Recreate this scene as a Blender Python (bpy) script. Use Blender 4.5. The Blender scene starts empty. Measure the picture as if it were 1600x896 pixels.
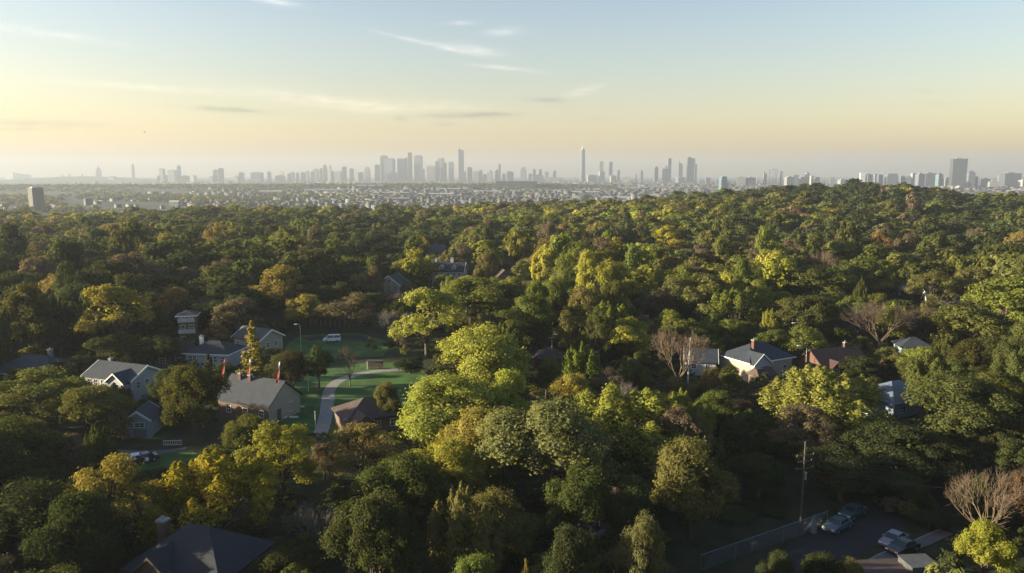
import bpy, bmesh, math, random
import numpy as np
from mathutils import Vector, Matrix, Quaternion

R = math.radians
rng = np.random.default_rng(7)
random.seed(11)
SC = bpy.context.scene
COL = SC.collection

# ------------------------------------------------------------------ camera
H = 45.0
F = 1186.0                      # focal length in pixels of the 1600 px wide photo
CX, CY = 800.0, 448.0
HORIZON = 271.5
PITCH = math.atan((CY - HORIZON) / F)
SUN_AZ = R(-92.0)               # measured from the view direction, negative = to the west side
SUN_EL = R(12.0)


def ray(px, py):
    x, y = (px - CX) / F, (py - CY) / F
    c, s = math.cos(PITCH), math.sin(PITCH)
    return Vector((x, c - y * s, -s - y * c))


def ground_at(px, py, z=0.0):
    """the point of the level z that the photo shows at a pixel"""
    d = ray(px, py)
    t = (z - H) / d.z
    return Vector((d.x * t, d.y * t, z))


def at_dist(px, py, y):
    d = ray(px, py)
    t = y / d.y
    return Vector((d.x * t, y, H + d.z * t))


def project(x, y, z):
    c, s = math.cos(PITCH), math.sin(PITCH)
    dz = z - H
    depth = y * c - dz * s
    up = y * s + dz * c
    return CX + F * x / depth, CY - F * up / depth


# ------------------------------------------------------------------ objects
def tag(o, label, cat, group=None, kind=None):
    if label:
        o["label"] = label
    if cat:
        o["category"] = cat
    if group:
        o["group"] = group
    if kind:
        o["kind"] = kind
    return o


def thing(name, label, cat, loc=(0, 0, 0), rz=0.0, group=None):
    o = bpy.data.objects.new(name, None)
    o.empty_display_size = 1.0
    COL.objects.link(o)
    o.location = loc
    o.rotation_euler = (0, 0, rz)
    return tag(o, label, cat, group)


def link(name, me, parent=None, loc=(0, 0, 0), rot=(0, 0, 0)):
    o = bpy.data.objects.new(name, me)
    COL.objects.link(o)
    o.location = loc
    o.rotation_euler = rot
    if parent:
        o.parent = parent
    return o


def copy_tree(root, label=None, group=None):
    def rec(o, p):
        c = o.copy()
        COL.objects.link(c)
        if p is not None:
            c.parent = p
        for ch in list(o.children):
            rec(ch, c)
        return c
    c = rec(root, None)
    if label:
        c["label"] = label
    if group:
        c["group"] = group
    return c


# ------------------------------------------------------------------ meshes
def np_mesh(name, V, Q, m=None, tint=None, smooth=False):
    """quads Q (n,4) over points V"""
    me = bpy.data.meshes.new(name)
    V = np.asarray(V, np.float32)
    Q = np.asarray(Q, np.int32)
    me.vertices.add(len(V))
    me.vertices.foreach_set("co", V.ravel())
    k = Q.shape[1]
    me.loops.add(Q.size)
    me.loops.foreach_set("vertex_index", Q.ravel())
    me.polygons.add(len(Q))
    me.polygons.foreach_set("loop_start", np.arange(0, Q.size, k, dtype=np.int32))
    if smooth:
        me.polygons.foreach_set("use_smooth", np.ones(len(Q), bool))
    me.update(calc_edges=True)
    if tint is not None:
        a = me.attributes.new("tint", "FLOAT_COLOR", "POINT")
        t = np.ones((len(V), 4), np.float32)
        t[:, :3] = tint
        a.data.foreach_set("color", t.ravel())
    if m:
        me.materials.append(m)
    return me


def poly_mesh(name, V, Fs, m=None):
    me = bpy.data.meshes.new(name)
    me.from_pydata([tuple(v) for v in V], [], Fs)
    me.update()
    if m:
        me.materials.append(m)
    return me


class MB:
    """collects simple solids into one mesh"""
    def __init__(self):
        self.v, self.f = [], []

    def add(self, V, Fs):
        b = len(self.v)
        self.v += [tuple(p) for p in V]
        self.f += [tuple(i + b for i in f) for f in Fs]
        return self

    def box(self, x0, x1, y0, y1, z0, z1):
        V = [(x0, y0, z0), (x1, y0, z0), (x1, y1, z0), (x0, y1, z0), (x0, y0, z1), (x1, y0, z1), (x1, y1, z1), (x0, y1, z1)]
        return self.add(V, [(3, 2, 1, 0), (4, 5, 6, 7), (0, 1, 5, 4), (1, 2, 6, 5), (2, 3, 7, 6), (3, 0, 4, 7)])

    def frustum(self, cx, cy, z0, z1, ax, ay, bx, by):
        V = [(cx - ax, cy - ay, z0), (cx + ax, cy - ay, z0), (cx + ax, cy + ay, z0), (cx - ax, cy + ay, z0),
             (cx - bx, cy - by, z1), (cx + bx, cy - by, z1), (cx + bx, cy + by, z1), (cx - bx, cy + by, z1)]
        return self.add(V, [(3, 2, 1, 0), (4, 5, 6, 7), (0, 1, 5, 4), (1, 2, 6, 5), (2, 3, 7, 6), (3, 0, 4, 7)])

    def tube(self, p, q, r0, r1=None, n=8, cap=True):
        r1 = r0 if r1 is None else r1
        p, q = Vector(p), Vector(q)
        d = (q - p).normalized()
        a = d.orthogonal().normalized()
        b = d.cross(a)
        V = []
        for c, r in ((p, r0), (q, r1)):
            for i in range(n):
                t = 2 * math.pi * i / n
                V.append(c + a * (r * math.cos(t)) + b * (r * math.sin(t)))
        Fs = [(i, (i + 1) % n, n + (i + 1) % n, n + i) for i in range(n)]
        if cap:
            Fs += [tuple(range(n - 1, -1, -1)), tuple(range(n, 2 * n))]
        return self.add(V, Fs)

    def lathe(self, prof, n=16, cx=0, cy=0):
        V, Fs = [], []
        for (r, z) in prof:
            for i in range(n):
                t = 2 * math.pi * i / n
                V.append((cx + r * math.cos(t), cy + r * math.sin(t), z))
        for k in range(len(prof) - 1):
            for i in range(n):
                j = (i + 1) % n
                Fs.append((k * n + i, k * n + j, (k + 1) * n + j, (k + 1) * n + i))
        Fs.append(tuple(range(n - 1, -1, -1)))
        Fs.append(tuple(range((len(prof) - 1) * n, len(prof) * n)))
        return self.add(V, Fs)

    def prism(self, prof, y0, y1, axis="y"):
        """closed (a, z) outline swept along y (or along x)"""
        n = len(prof)
        if axis == "y":
            V = [(a, y0, z) for a, z in prof] + [(a, y1, z) for a, z in prof]
        else:
            V = [(y0, a, z) for a, z in prof] + [(y1, a, z) for a, z in prof]
        Fs = [(i, (i + 1) % n, n + (i + 1) % n, n + i) for i in range(n)] + [tuple(range(n - 1, -1, -1)), tuple(range(n, 2 * n))]
        return self.add(V, Fs)

    def build(self, name, m, parent=None, loc=(0, 0, 0), rot=(0, 0, 0), bevel=0.0, smooth=False):
        me = poly_mesh(name, self.v, self.f, m)
        bm = bmesh.new()
        bm.from_mesh(me)
        bmesh.ops.recalc_face_normals(bm, faces=bm.faces)
        if bevel:
            bmesh.ops.bevel(bm, geom=[e for e in bm.edges if e.calc_face_angle(0) > 0.35], offset=bevel, segments=2, affect="EDGES", profile=0.6)
        if smooth:
            for f in bm.faces:
                f.smooth = True
        bm.to_mesh(me)
        bm.free()
        return link(name, me, parent, loc, rot)


# ------------------------------------------------------------------ materials
def nt_new(name):
    m = bpy.data.materials.new(name)
    m.use_nodes = True
    n = m.node_tree
    n.nodes.clear()
    return m, n


def mat(name, rgb, rough=0.8, var=0.2, scale=1.0, metal=0.0, spec=0.3, stripes=None, obj_coords=True):
    """Principled with two octaves of surface mottling; stripes=(axis, period, depth) adds rows of shingles or boards"""
    m, t = nt_new(name)
    N, L = t.nodes, t.links
    out = N.new("ShaderNodeOutputMaterial")
    b = N.new("ShaderNodeBsdfPrincipled")
    b.inputs["Roughness"].default_value = rough
    b.inputs["Metallic"].default_value = metal
    b.inputs["Specular IOR Level"].default_value = spec
    tc = N.new("ShaderNodeTexCoord")
    nz = N.new("ShaderNodeTexNoise")
    nz.inputs["Scale"].default_value = scale
    nz.inputs["Detail"].default_value = 6
    nz.inputs["Roughness"].default_value = 0.65
    L.new(tc.outputs["Object"], nz.inputs["Vector"])
    mp = N.new("ShaderNodeMapRange")
    mp.inputs["From Min"].default_value = 0.25
    mp.inputs["From Max"].default_value = 0.75
    mp.inputs["To Min"].default_value = 1 - var
    mp.inputs["To Max"].default_value = 1 + var
    L.new(nz.outputs["Fac"], mp.inputs["Value"])
    mul = N.new("ShaderNodeVectorMath")
    mul.operation = "SCALE"
    mul.inputs[0].default_value = rgb
    val = mp.outputs["Result"]
    if stripes:
        ax, per, dep = stripes
        sx = N.new("ShaderNodeSeparateXYZ")
        L.new(tc.outputs["Object"], sx.inputs[0])
        md = N.new("ShaderNodeMath"); md.operation = "MULTIPLY"; md.inputs[1].default_value = 1.0 / per
        L.new(sx.outputs[ax], md.inputs[0])
        fr = N.new("ShaderNodeMath"); fr.operation = "FRACT"
        L.new(md.outputs[0], fr.inputs[0])
        gt = N.new("ShaderNodeMath"); gt.operation = "GREATER_THAN"; gt.inputs[1].default_value = 0.22
        L.new(fr.outputs[0], gt.inputs[0])
        mr = N.new("ShaderNodeMapRange"); mr.inputs["To Min"].default_value = 1 - dep
        L.new(gt.outputs[0], mr.inputs["Value"])
        mm = N.new("ShaderNodeMath"); mm.operation = "MULTIPLY"
        L.new(val, mm.inputs[0]); L.new(mr.outputs["Result"], mm.inputs[1])
        val = mm.outputs[0]
    L.new(val, mul.inputs["Scale"])
    L.new(mul.outputs[0], b.inputs["Base Color"])
    L.new(b.outputs[0], out.inputs[0])
    return m


def leaf_material(name, source, transl=0.42, rough_noise=1.3):
    """leaves: diffuse and light let through, a weak sheen; the tree's own colour, mottled leaf by leaf"""
    m, t = nt_new(name)
    N, L = t.nodes, t.links
    out = N.new("ShaderNodeOutputMaterial")
    if source == "object":
        src = N.new("ShaderNodeObjectInfo").outputs["Color"]
    else:
        a = N.new("ShaderNodeAttribute"); a.attribute_name = "tint"
        src = a.outputs["Color"]
    geo = N.new("ShaderNodeNewGeometry")
    nz = N.new("ShaderNodeTexNoise"); nz.inputs["Scale"].default_value = rough_noise; nz.inputs["Detail"].default_value = 2
    L.new(geo.outputs["Position"], nz.inputs["Vector"])
    ri = N.new("ShaderNodeMath"); ri.operation = "MULTIPLY_ADD"; ri.inputs[1].default_value = 0.55; ri.inputs[2].default_value = 0.46
    L.new(geo.outputs["Random Per Island"], ri.inputs[0])
    rn = N.new("ShaderNodeMath"); rn.operation = "MULTIPLY_ADD"; rn.inputs[1].default_value = 0.5; rn.inputs[2].default_value = 0.0
    L.new(nz.outputs["Fac"], rn.inputs[0])
    ad = N.new("ShaderNodeMath"); ad.operation = "ADD"
    L.new(ri.outputs[0], ad.inputs[0]); L.new(rn.outputs[0], ad.inputs[1])
    sc = N.new("ShaderNodeVectorMath"); sc.operation = "SCALE"
    L.new(src, sc.inputs[0]); L.new(ad.outputs[0], sc.inputs["Scale"])
    hs = N.new("ShaderNodeHueSaturation")
    hr = N.new("ShaderNodeMapRange"); hr.inputs["To Min"].default_value = 0.482; hr.inputs["To Max"].default_value = 0.515
    L.new(nz.outputs["Fac"], hr.inputs["Value"])
    L.new(hr.outputs["Result"], hs.inputs["Hue"])
    L.new(sc.outputs[0], hs.inputs["Color"])
    d = N.new("ShaderNodeBsdfDiffuse"); L.new(hs.outputs[0], d.inputs["Color"])
    tl = N.new("ShaderNodeBsdfTranslucent")
    ts = N.new("ShaderNodeVectorMath"); ts.operation = "MULTIPLY"; ts.inputs[1].default_value = (1.25, 1.15, 0.55)
    L.new(hs.outputs[0], ts.inputs[0]); L.new(ts.outputs[0], tl.inputs["Color"])
    mx = N.new("ShaderNodeMixShader"); mx.inputs[0].default_value = transl
    L.new(d.outputs[0], mx.inputs[1]); L.new(tl.outputs[0], mx.inputs[2])
    L.new(mx.outputs[0], out.inputs[0])
    return m


M = {}
M["leaf"] = leaf_material("leaf", "object")
M["forest_leaf"] = leaf_material("forest_leaf", "tint", rough_noise=0.35)
M["bark"] = mat("bark", (0.075, 0.058, 0.045), 0.95, 0.35, 3)
M["pale_bark"] = mat("pale_bark", (0.130, 0.096, 0.066), 0.9, 0.3, 3)
M["grey_bark"] = mat("grey_bark", (0.125, 0.112, 0.10), 0.9, 0.3, 3)
M["red_bark"] = mat("red_bark", (0.090, 0.064, 0.047), 0.9, 0.3, 3)
M["lawn"] = mat("lawn", (0.036, 0.088, 0.016), 0.95, 0.6, 0.22)
M["concrete"] = mat("concrete", (0.22, 0.21, 0.20), 0.9, 0.3, 0.8)
M["asphalt"] = mat("asphalt", (0.022, 0.022, 0.024), 0.9, 0.25, 1.5)
M["asphalt_pale"] = mat("asphalt_pale", (0.10, 0.10, 0.10), 0.9, 0.2, 1.2)
M["slate"] = mat("slate", (0.027, 0.034, 0.048), 0.75, 0.3, 0.9, stripes=("Z", 0.32, 0.12))
M["dark_roof"] = mat("dark_roof", (0.016, 0.019, 0.028), 0.7, 0.35, 0.9, stripes=("Z", 0.3, 0.12))
M["grey_roof"] = mat("grey_roof", (0.06, 0.064, 0.072), 0.8, 0.3, 0.9, stripes=("Z", 0.3, 0.2))
M["brown_roof"] = mat("brown_roof", (0.062, 0.044, 0.040), 0.8, 0.35, 0.9, stripes=("Z", 0.3, 0.25))
M["red_roof"] = mat("red_roof", (0.06, 0.032, 0.032), 0.8, 0.22, 0.9, stripes=("Z", 0.3, 0.25))
M["blue_roof"] = mat("blue_roof", (0.10, 0.13, 0.17), 0.6, 0.14, 0.9, stripes=("Z", 0.4, 0.2))
M["pale_roof"] = mat("pale_roof", (0.36, 0.36, 0.35), 0.8, 0.15, 0.7)
M["white_wall"] = mat("white_wall", (0.31, 0.33, 0.345), 0.8, 0.1, 0.7, stripes=("Z", 0.25, 0.12))
M["cream_wall"] = mat("cream_wall", (0.30, 0.265, 0.21), 0.85, 0.1, 0.7)
M["grey_wall"] = mat("grey_wall", (0.15, 0.155, 0.16), 0.85, 0.12, 0.7, stripes=("Z", 0.28, 0.15))
M["brown_wall"] = mat("brown_wall", (0.13, 0.095, 0.075), 0.85, 0.2, 0.7)
M["blue_wall"] = mat("blue_wall", (0.22, 0.28, 0.34), 0.8, 0.1, 0.7, stripes=("Z", 0.28, 0.12))
M["brick"] = mat("brick", (0.11, 0.06, 0.046), 0.9, 0.3, 4, stripes=("Z", 0.11, 0.2))
M["trim"] = mat("trim", (0.66, 0.66, 0.65), 0.6, 0.05, 1)
M["timber"] = mat("timber", (0.07, 0.052, 0.042), 0.8, 0.2, 1)
M["glass"] = mat("glass", (0.025, 0.03, 0.038), 0.12, 0.05, 1, spec=0.6)
M["metal"] = mat("metal", (0.33, 0.34, 0.35), 0.45, 0.1, 2, metal=0.6)
M["dark_metal"] = mat("dark_metal", (0.06, 0.062, 0.066), 0.5, 0.1, 2, metal=0.3)
M["pole_wood"] = mat("pole_wood", (0.075, 0.062, 0.052), 0.9, 0.25, 2)
M["fence_wire"] = mat("fence_wire", (0.13, 0.15, 0.18), 0.5, 0.1, 2, metal=0.5)
M["red_cloth"] = mat("red_cloth", (0.50, 0.05, 0.03), 0.8, 0.12, 2)
M["white_cloth"] = mat("white_cloth", (0.75, 0.74, 0.72), 0.8, 0.06, 2)
M["tyre"] = mat("tyre", (0.02, 0.02, 0.02), 0.85, 0.15, 4)
M["rim"] = mat("rim", (0.45, 0.45, 0.46), 0.35, 0.1, 4, metal=0.8)
M["lamp_lens"] = mat("lamp_lens", (0.65, 0.66, 0.66), 0.2, 0.05, 2)
M["red_lens"] = mat("red_lens", (0.35, 0.02, 0.02), 0.25, 0.05, 2)
M["wire"] = mat("wire", (0.05, 0.05, 0.055), 0.6, 0.1, 2)

PAINT = {}
def paint(key, rgb):
    if key not in PAINT:
        PAINT[key] = mat("paint_" + key, rgb, 0.25, 0.03, 1, metal=0.0, spec=0.6)
    return PAINT[key]


# ------------------------------------------------------------------ terrain
RIDGE_PX = [-1200, -400, 0, 200, 400, 600, 800, 900, 1000, 1100, 1200, 1300, 1400, 1500, 1600, 2000, 2800]
RIDGE_PY = [322, 330, 337, 333, 327, 324, 323, 319, 310, 303, 297, 293.5, 294, 300, 307, 312, 312]
RIDGE_Y = 740.0
TREE_H = 12.3


def smooth(t):
    t = np.clip(t, 0, 1)
    return t * t * (3 - 2 * t)


def ground_z(x, y):
    x = np.asarray(x, float)
    y = np.asarray(y, float)
    yy = np.maximum(y, 60.0)
    px = CX + F * x / (yy * math.cos(PITCH) + 40 * math.sin(PITCH))
    pyr = np.interp(px, RIDGE_PX, RIDGE_PY)
    ridge = H - (pyr - HORIZON) / F * RIDGE_Y - TREE_H
    up = smooth((y - 330.0) / (RIDGE_Y - 340.0))
    down = smooth((y - RIDGE_Y - 40) / 520.0)
    z = ridge * up * (1 - down) + (-26.0) * down
    # low wooded swell in the plain in front of the city
    cover = 1 - smooth((px - 820) / 260.0)
    z = z + cover * 15.0 * np.exp(-((y - 3450.0 - 0.12 * x) / 260.0) ** 2)
    # hazy rise far away to the west
    z = z + 46.0 * np.exp(-((y - 7600.0) / 700.0) ** 2 - ((x + 4250.0) / 520.0) ** 2)
    # rolling ground inside the wood
    z = z + 2.6 * up * (1 - down) * (np.sin(x * 0.021 + 1.3) * np.cos(y * 0.017 + 0.4))
    return z


def make_ground():
    def axis(lo, hi, n, k):
        t = np.linspace(-1, 1, n)
        s = np.sinh(t * k) / math.sinh(k)
        return np.where(s < 0, -s * lo, s * hi)
    xs = axis(-15500.0, 15500.0, 241, 5.6)
    ys = np.concatenate([np.linspace(-1500, 40, 10), np.linspace(60, 1500, 130), np.geomspace(1530, 15500, 100)])
    X, Y = np.meshgrid(xs, ys)
    Z = ground_z(X, Y)
    V = np.stack([X, Y, Z], -1).reshape(-1, 3)
    nx, ny = len(xs), len(ys)
    i = np.arange(ny - 1)[:, None] * nx + np.arange(nx - 1)[None]
    Q = np.stack([i, i + 1, i + nx + 1, i + nx], -1).reshape(-1, 4)
    m, t = nt_new("earth")
    N, L = t.nodes, t.links
    out = N.new("ShaderNodeOutputMaterial"); b = N.new("ShaderNodeBsdfPrincipled")
    b.inputs["Roughness"].default_value = 0.95; b.inputs["Specular IOR Level"].default_value = 0.1
    g = N.new("ShaderNodeNewGeometry")
    n1 = N.new("ShaderNodeTexNoise"); n1.inputs["Scale"].default_value = 0.35; n1.inputs["Detail"].default_value = 8
    n2 = N.new("ShaderNodeTexNoise"); n2.inputs["Scale"].default_value = 0.004; n2.inputs["Detail"].default_value = 8; n2.inputs["Roughness"].default_value = 0.7
    L.new(g.outputs["Position"], n1.inputs["Vector"]); L.new(g.outputs["Position"], n2.inputs["Vector"])
    r1 = N.new("ShaderNodeValToRGB")
    r1.color_ramp.elements[0].position = 0.3; r1.color_ramp.elements[0].color = (0.018, 0.026, 0.012, 1)
    r1.color_ramp.elements[1].position = 0.75; r1.color_ramp.elements[1].color = (0.05, 0.05, 0.028, 1)
    L.new(n1.outputs["Fac"], r1.inputs["Fac"])
    r2 = N.new("ShaderNodeValToRGB")
    r2.color_ramp.elements[0].position = 0.38; r2.color_ramp.elements[0].color = (0.035, 0.05, 0.028, 1)
    r2.color_ramp.elements[1].position = 0.62; r2.color_ramp.elements[1].color = (0.075, 0.075, 0.078, 1)
    L.new(n2.outputs["Fac"], r2.inputs["Fac"])
    sx = N.new("ShaderNodeSeparateXYZ"); L.new(g.outputs["Position"], sx.inputs[0])
    mr = N.new("ShaderNodeMapRange"); mr.inputs["From Min"].default_value = 900; mr.inputs["From Max"].default_value = 1300
    L.new(sx.outputs["Y"], mr.inputs["Value"])
    mx = N.new("ShaderNodeMix"); mx.data_type = "RGBA"
    L.new(mr.outputs["Result"], mx.inputs["Factor"]); L.new(r1.outputs[0], mx.inputs["A"]); L.new(r2.outputs[0], mx.inputs["B"])
    L.new(mx.outputs["Result"], b.inputs["Base Color"]); L.new(b.outputs[0], out.inputs[0])
    o = link("ground", np_mesh("ground", V, Q, m, smooth=True))
    tag(o, None, None, kind="structure")


def sheet(name, pts, z, m):
    o = link(name, poly_mesh(name, [(p[0], p[1], z) for p in pts], [tuple(range(len(pts)))], m))
    bm = bmesh.new(); bm.from_mesh(o.data)
    bmesh.ops.recalc_face_normals(bm, faces=bm.faces)
    if bm.faces[0].normal.z < 0:
        bmesh.ops.reverse_faces(bm, faces=bm.faces)
    bmesh.ops.triangulate(bm, faces=bm.faces)
    bm.to_mesh(o.data); bm.free()
    return tag(o, None, None, kind="structure")


def ribbon(name, pts, w, z, m, thick=0.0):
    """a band of width w along a line of ground points"""
    P = [Vector((p[0], p[1], 0)) for p in pts]
    # resample with a Catmull-Rom curve
    S = []
    for i in range(len(P) - 1):
        a, b, c, d = P[max(i - 1, 0)], P[i], P[i + 1], P[min(i + 2, len(P) - 1)]
        for k in range(8):
            t = k / 8
            S.append(0.5 * ((2 * b) + (c - a) * t + (2 * a - 5 * b + 4 * c - d) * t * t + (3 * b - a - 3 * c + d) * t ** 3))
    S.append(P[-1])
    V, Fs = [], []
    for i, p in enumerate(S):
        t = (S[min(i + 1, len(S) - 1)] - S[max(i - 1, 0)]).normalized()
        n = Vector((-t.y, t.x, 0))
        V += [p + n * w / 2 + Vector((0, 0, z)), p - n * w / 2 + Vector((0, 0, z))]
        if i:
            Fs.append((2 * i - 2, 2 * i - 1, 2 * i + 1, 2 * i))
    o = link(name, poly_mesh(name, V, Fs, m))
    return tag(o, None, None, kind="structure")


# ------------------------------------------------------------------ tree prototypes
def cards(C, Nrm, size, jitter, r):
    """leaf sprays: one irregular four-cornered face at each point of C"""
    n = len(C)
    Nn = Nrm / np.maximum(np.linalg.norm(Nrm, axis=1, keepdims=True), 1e-6)
    a = r.normal(size=(n, 3))
    a -= (a * Nn).sum(1, keepdims=True) * Nn
    a /= np.maximum(np.linalg.norm(a, axis=1, keepdims=True), 1e-6)
    b = np.cross(Nn, a)
    s = size * (1 + jitter * r.uniform(-1, 1, (n, 1)))
    asp = r.uniform(0.5, 0.95, (n, 1))
    bend = Nn * s * r.uniform(-0.25, 0.25, (n, 1))
    V = np.empty((n, 4, 3))
    V[:, 0] = C - a * s * 0.62
    V[:, 1] = C - b * s * asp * 0.5 + bend
    V[:, 2] = C + a * s * 0.62
    V[:, 3] = C + b * s * asp * 0.5 + bend
    return V.reshape(-1, 3), np.arange(n * 4).reshape(n, 4)


def unit(r, n):
    d = r.normal(size=(n, 3))
    return d / np.linalg.norm(d, axis=1, keepdims=True)


def tubes_mesh(segs, sides=5):
    """(p, q, r0, r1) tapered pieces as one array mesh"""
    P = np.array([s[0] for s in segs], float); Qp = np.array([s[1] for s in segs], float)
    r0 = np.array([s[2] for s in segs])[:, None]; r1 = np.array([s[3] for s in segs])[:, None]
    d = Qp - P
    d /= np.maximum(np.linalg.norm(d, axis=1, keepdims=True), 1e-6)
    ref = np.where(np.abs(d[:, 2:3]) > 0.9, np.array([[1.0, 0, 0]]), np.array([[0, 0, 1.0]]))
    a = np.cross(d, ref); a /= np.linalg.norm(a, axis=1, keepdims=True)
    b = np.cross(d, a)
    V = np.empty((len(segs), 2 * sides, 3))
    for i in range(sides):
        t = 2 * math.pi * i / sides
        u = a * math.cos(t) + b * math.sin(t)
        V[:, i] = P + u * r0
        V[:, sides + i] = Qp + u * r1
    base = (np.arange(len(segs)) * 2 * sides)[:, None, None]
    q = np.array([[i, (i + 1) % sides, sides + (i + 1) % sides, sides + i] for i in range(sides)])[None]
    return V.reshape(-1, 3), (base + q).reshape(-1, 4)


def limb(segs, p, q, r0, r1, r, bows=3, sag=0.12):
    p, q = np.array(p, float), np.array(q, float)
    L_ = np.linalg.norm(q - p)
    pts = [p]
    for k in range(1, bows):
        t = k / bows
        pts.append(p + (q - p) * t + r.normal(size=3) * L_ * sag * 0.5 + np.array([0, 0, L_ * 0.05 * math.sin(math.pi * t)]))
    pts.append(q)
    for k in range(bows):
        segs.append((pts[k], pts[k + 1], r0 + (r1 - r0) * k / bows, r0 + (r1 - r0) * (k + 1) / bows))
    return pts


def proto_round(seed, n, size, npuff=95, flat=0.82, openness=0.0, low=0.30, trunk=True, ps=1.0, tail=0.24, nr=0.42):
    """broad crown of many leafy puffs on spreading limbs; total height 14, radius 6.5"""
    r = np.random.default_rng(seed)
    lobes = [(np.array([r.normal() * 0.6, r.normal() * 0.6, 8.9 + r.normal() * .4]), np.array([3.6, 3.6, 4.3]))]
    k = int(r.integers(6, 11))
    ph = r.uniform(0, 6.28)
    for i in range(k):
        a = ph + 6.283 * i / k + r.normal() * 0.25
        rad = r.uniform(2.5, 4.5)
        rl = r.uniform(1.5, 2.9)
        lobes.append((np.array([math.cos(a) * rad, math.sin(a) * rad, r.uniform(5.2, 10.0)]), np.array([rl, rl, rl * r.uniform(.8, 1.05)])))
    for i in range(4):
        a = r.uniform(0, 6.28)
        rl = r.uniform(1.1, 2.1)
        ro = r.uniform(.6, 2.6)
        lobes.append((np.array([math.cos(a) * ro, math.sin(a) * ro, r.uniform(10.2, 12.4)]), np.array([rl, rl, rl * 0.9])))
    PC, PR = [], []
    while len(PC) < npuff:
        c, s = lobes[int(r.integers(len(lobes)))]
        d = unit(r, 1)[0]
        if d[2] < -0.35:
            continue
        p = c + d * s
        inside = sum(1 for (c2, s2) in lobes if (((p - c2) / s2) ** 2).sum() < 0.72)
        if inside or p[2] < 14 * low:
            continue
        PC.append(p); PR.append(r.uniform(0.5, 1.4) ** (1.0 if ps == 1.0 else 0.6) * (1.08 - 0.2 * openness) * ps)
    PC, PR = np.array(PC), np.array(PR)
    if openness > 0:
        keep = r.uniform(size=len(PC)) > openness * 0.35
        PC, PR = PC[keep], PR[keep]
    w = PR ** 2 / (PR ** 2).sum()
    n_in = int(n * (0.14 if openness == 0 else 0.03))
    idx = r.choice(len(PC), n - n_in, p=w)
    d = unit(r, n - n_in)
    rr = PR[idx][:, None] * (0.35 + 0.65 * r.uniform(size=(n - n_in, 1)) ** 0.55)
    rr = rr * np.where(r.uniform(size=rr.shape) < tail, r.uniform(1.0, 1.6, rr.shape), 1.0)
    C = PC[idx] + d * rr * np.array([1.1, 1.1, 0.78])
    out = C - np.array([0, 0, 7.0]); out /= np.linalg.norm(out, axis=1, keepdims=True)
    Nrm = d * 0.75 + out * 0.35 + r.normal(size=d.shape) * nr + np.array([0, 0, 0.22])
    V, Q = cards(C, Nrm, size, 0.35, r)
    if n_in:
        li = r.integers(len(lobes), size=n_in)
        d2 = unit(r, n_in)
        C2 = np.array([lobes[i][0] for i in li]) + d2 * np.array([lobes[i][1] for i in li]) * 0.75 * r.uniform(0.3, 1, (n_in, 1))
        V2, Q2 = cards(C2, d2 + r.normal(size=d2.shape) * .4, size * 2.1, 0.35, r)
        Q = np.concatenate([Q, Q2 + len(V)]); V = np.concatenate([V, V2])
    segs = []
    if trunk:
        limb(segs, (0, 0, -0.4), (0.15, 0.1, 3.4), 0.42, 0.30, r, 3, 0.03)
        for (c, s) in lobes:
            b = np.array([0.15, 0.1, r.uniform(2.6, 4.4)])
            pts = limb(segs, b, c * np.array([.85, .85, 1]) , 0.19, 0.08, r, 4)
            near = np.argsort(((PC - c) ** 2).sum(1))[:5]
            for j in near:
                limb(segs, pts[int(r.integers(2, 5))], PC[j], 0.06, 0.02, r, 2)
    return (V, Q), segs


def proto_plume(seed, n, size):
    """crown of many upright pointed plumes"""
    r = np.random.default_rng(seed)
    sp = []
    for i in range(30):
        a = r.uniform(0, 6.28); rad = 5.3 * math.sqrt(r.uniform())
        top = 13.9 - 5.2 * (rad / 5.3) ** 1.7 + r.normal() * 0.7
        sp.append((math.cos(a) * rad, math.sin(a) * rad, max(2.6, top - r.uniform(4.2, 6.5)), top, r.uniform(0.95, 1.5), a))
    C, Nr = [], []
    per = n // len(sp)
    for (x, y, z0, z1, w, a) in sp:
        t = r.uniform(size=per) ** 0.85
        prof = np.sin(np.clip(t * 0.92 + 0.08, 0, 1) * math.pi) ** 0.75 * (1 - 0.35 * t)
        ph = r.uniform(0, 6.283, per)
        rad = w * prof * (0.45 + 0.55 * r.uniform(size=per) ** 0.5) * (1 + 0.35 * np.sin(t * 19 + ph * 2))
        rad = rad * np.where(r.uniform(size=per) < 0.18, r.uniform(1.0, 1.6, per), 1.0)
        lean = 0.10 * (z1 - z0) * t
        C.append(np.stack([x + np.cos(a) * lean + rad * np.cos(ph), y + np.sin(a) * lean + rad * np.sin(ph), z0 + (z1 - z0) * t], 1))
        Nr.append(np.stack([np.cos(ph), np.sin(ph), 0.3 + 0.7 * t], 1))
    C, Nr = np.concatenate(C), np.concatenate(Nr)
    Nr = Nr + r.normal(size=Nr.shape) * 0.45
    V, Q = cards(C, Nr, size, 0.35, r)
    segs = []
    limb(segs, (0, 0, -0.4), (0, 0, 3.2), 0.36, 0.27, r, 3, 0.03)
    for (x, y, z0, z1, w, a) in sp:
        limb(segs, (0, 0, r.uniform(2, 4)), (x * .8, y * .8, z0 + 1.2), 0.12, 0.06, r, 3)
        segs.append((np.array([x * .8, y * .8, z0 + 1.2]), np.array([x, y, z1 - 0.6]), 0.06, 0.02))
    return (V, Q), segs


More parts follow.
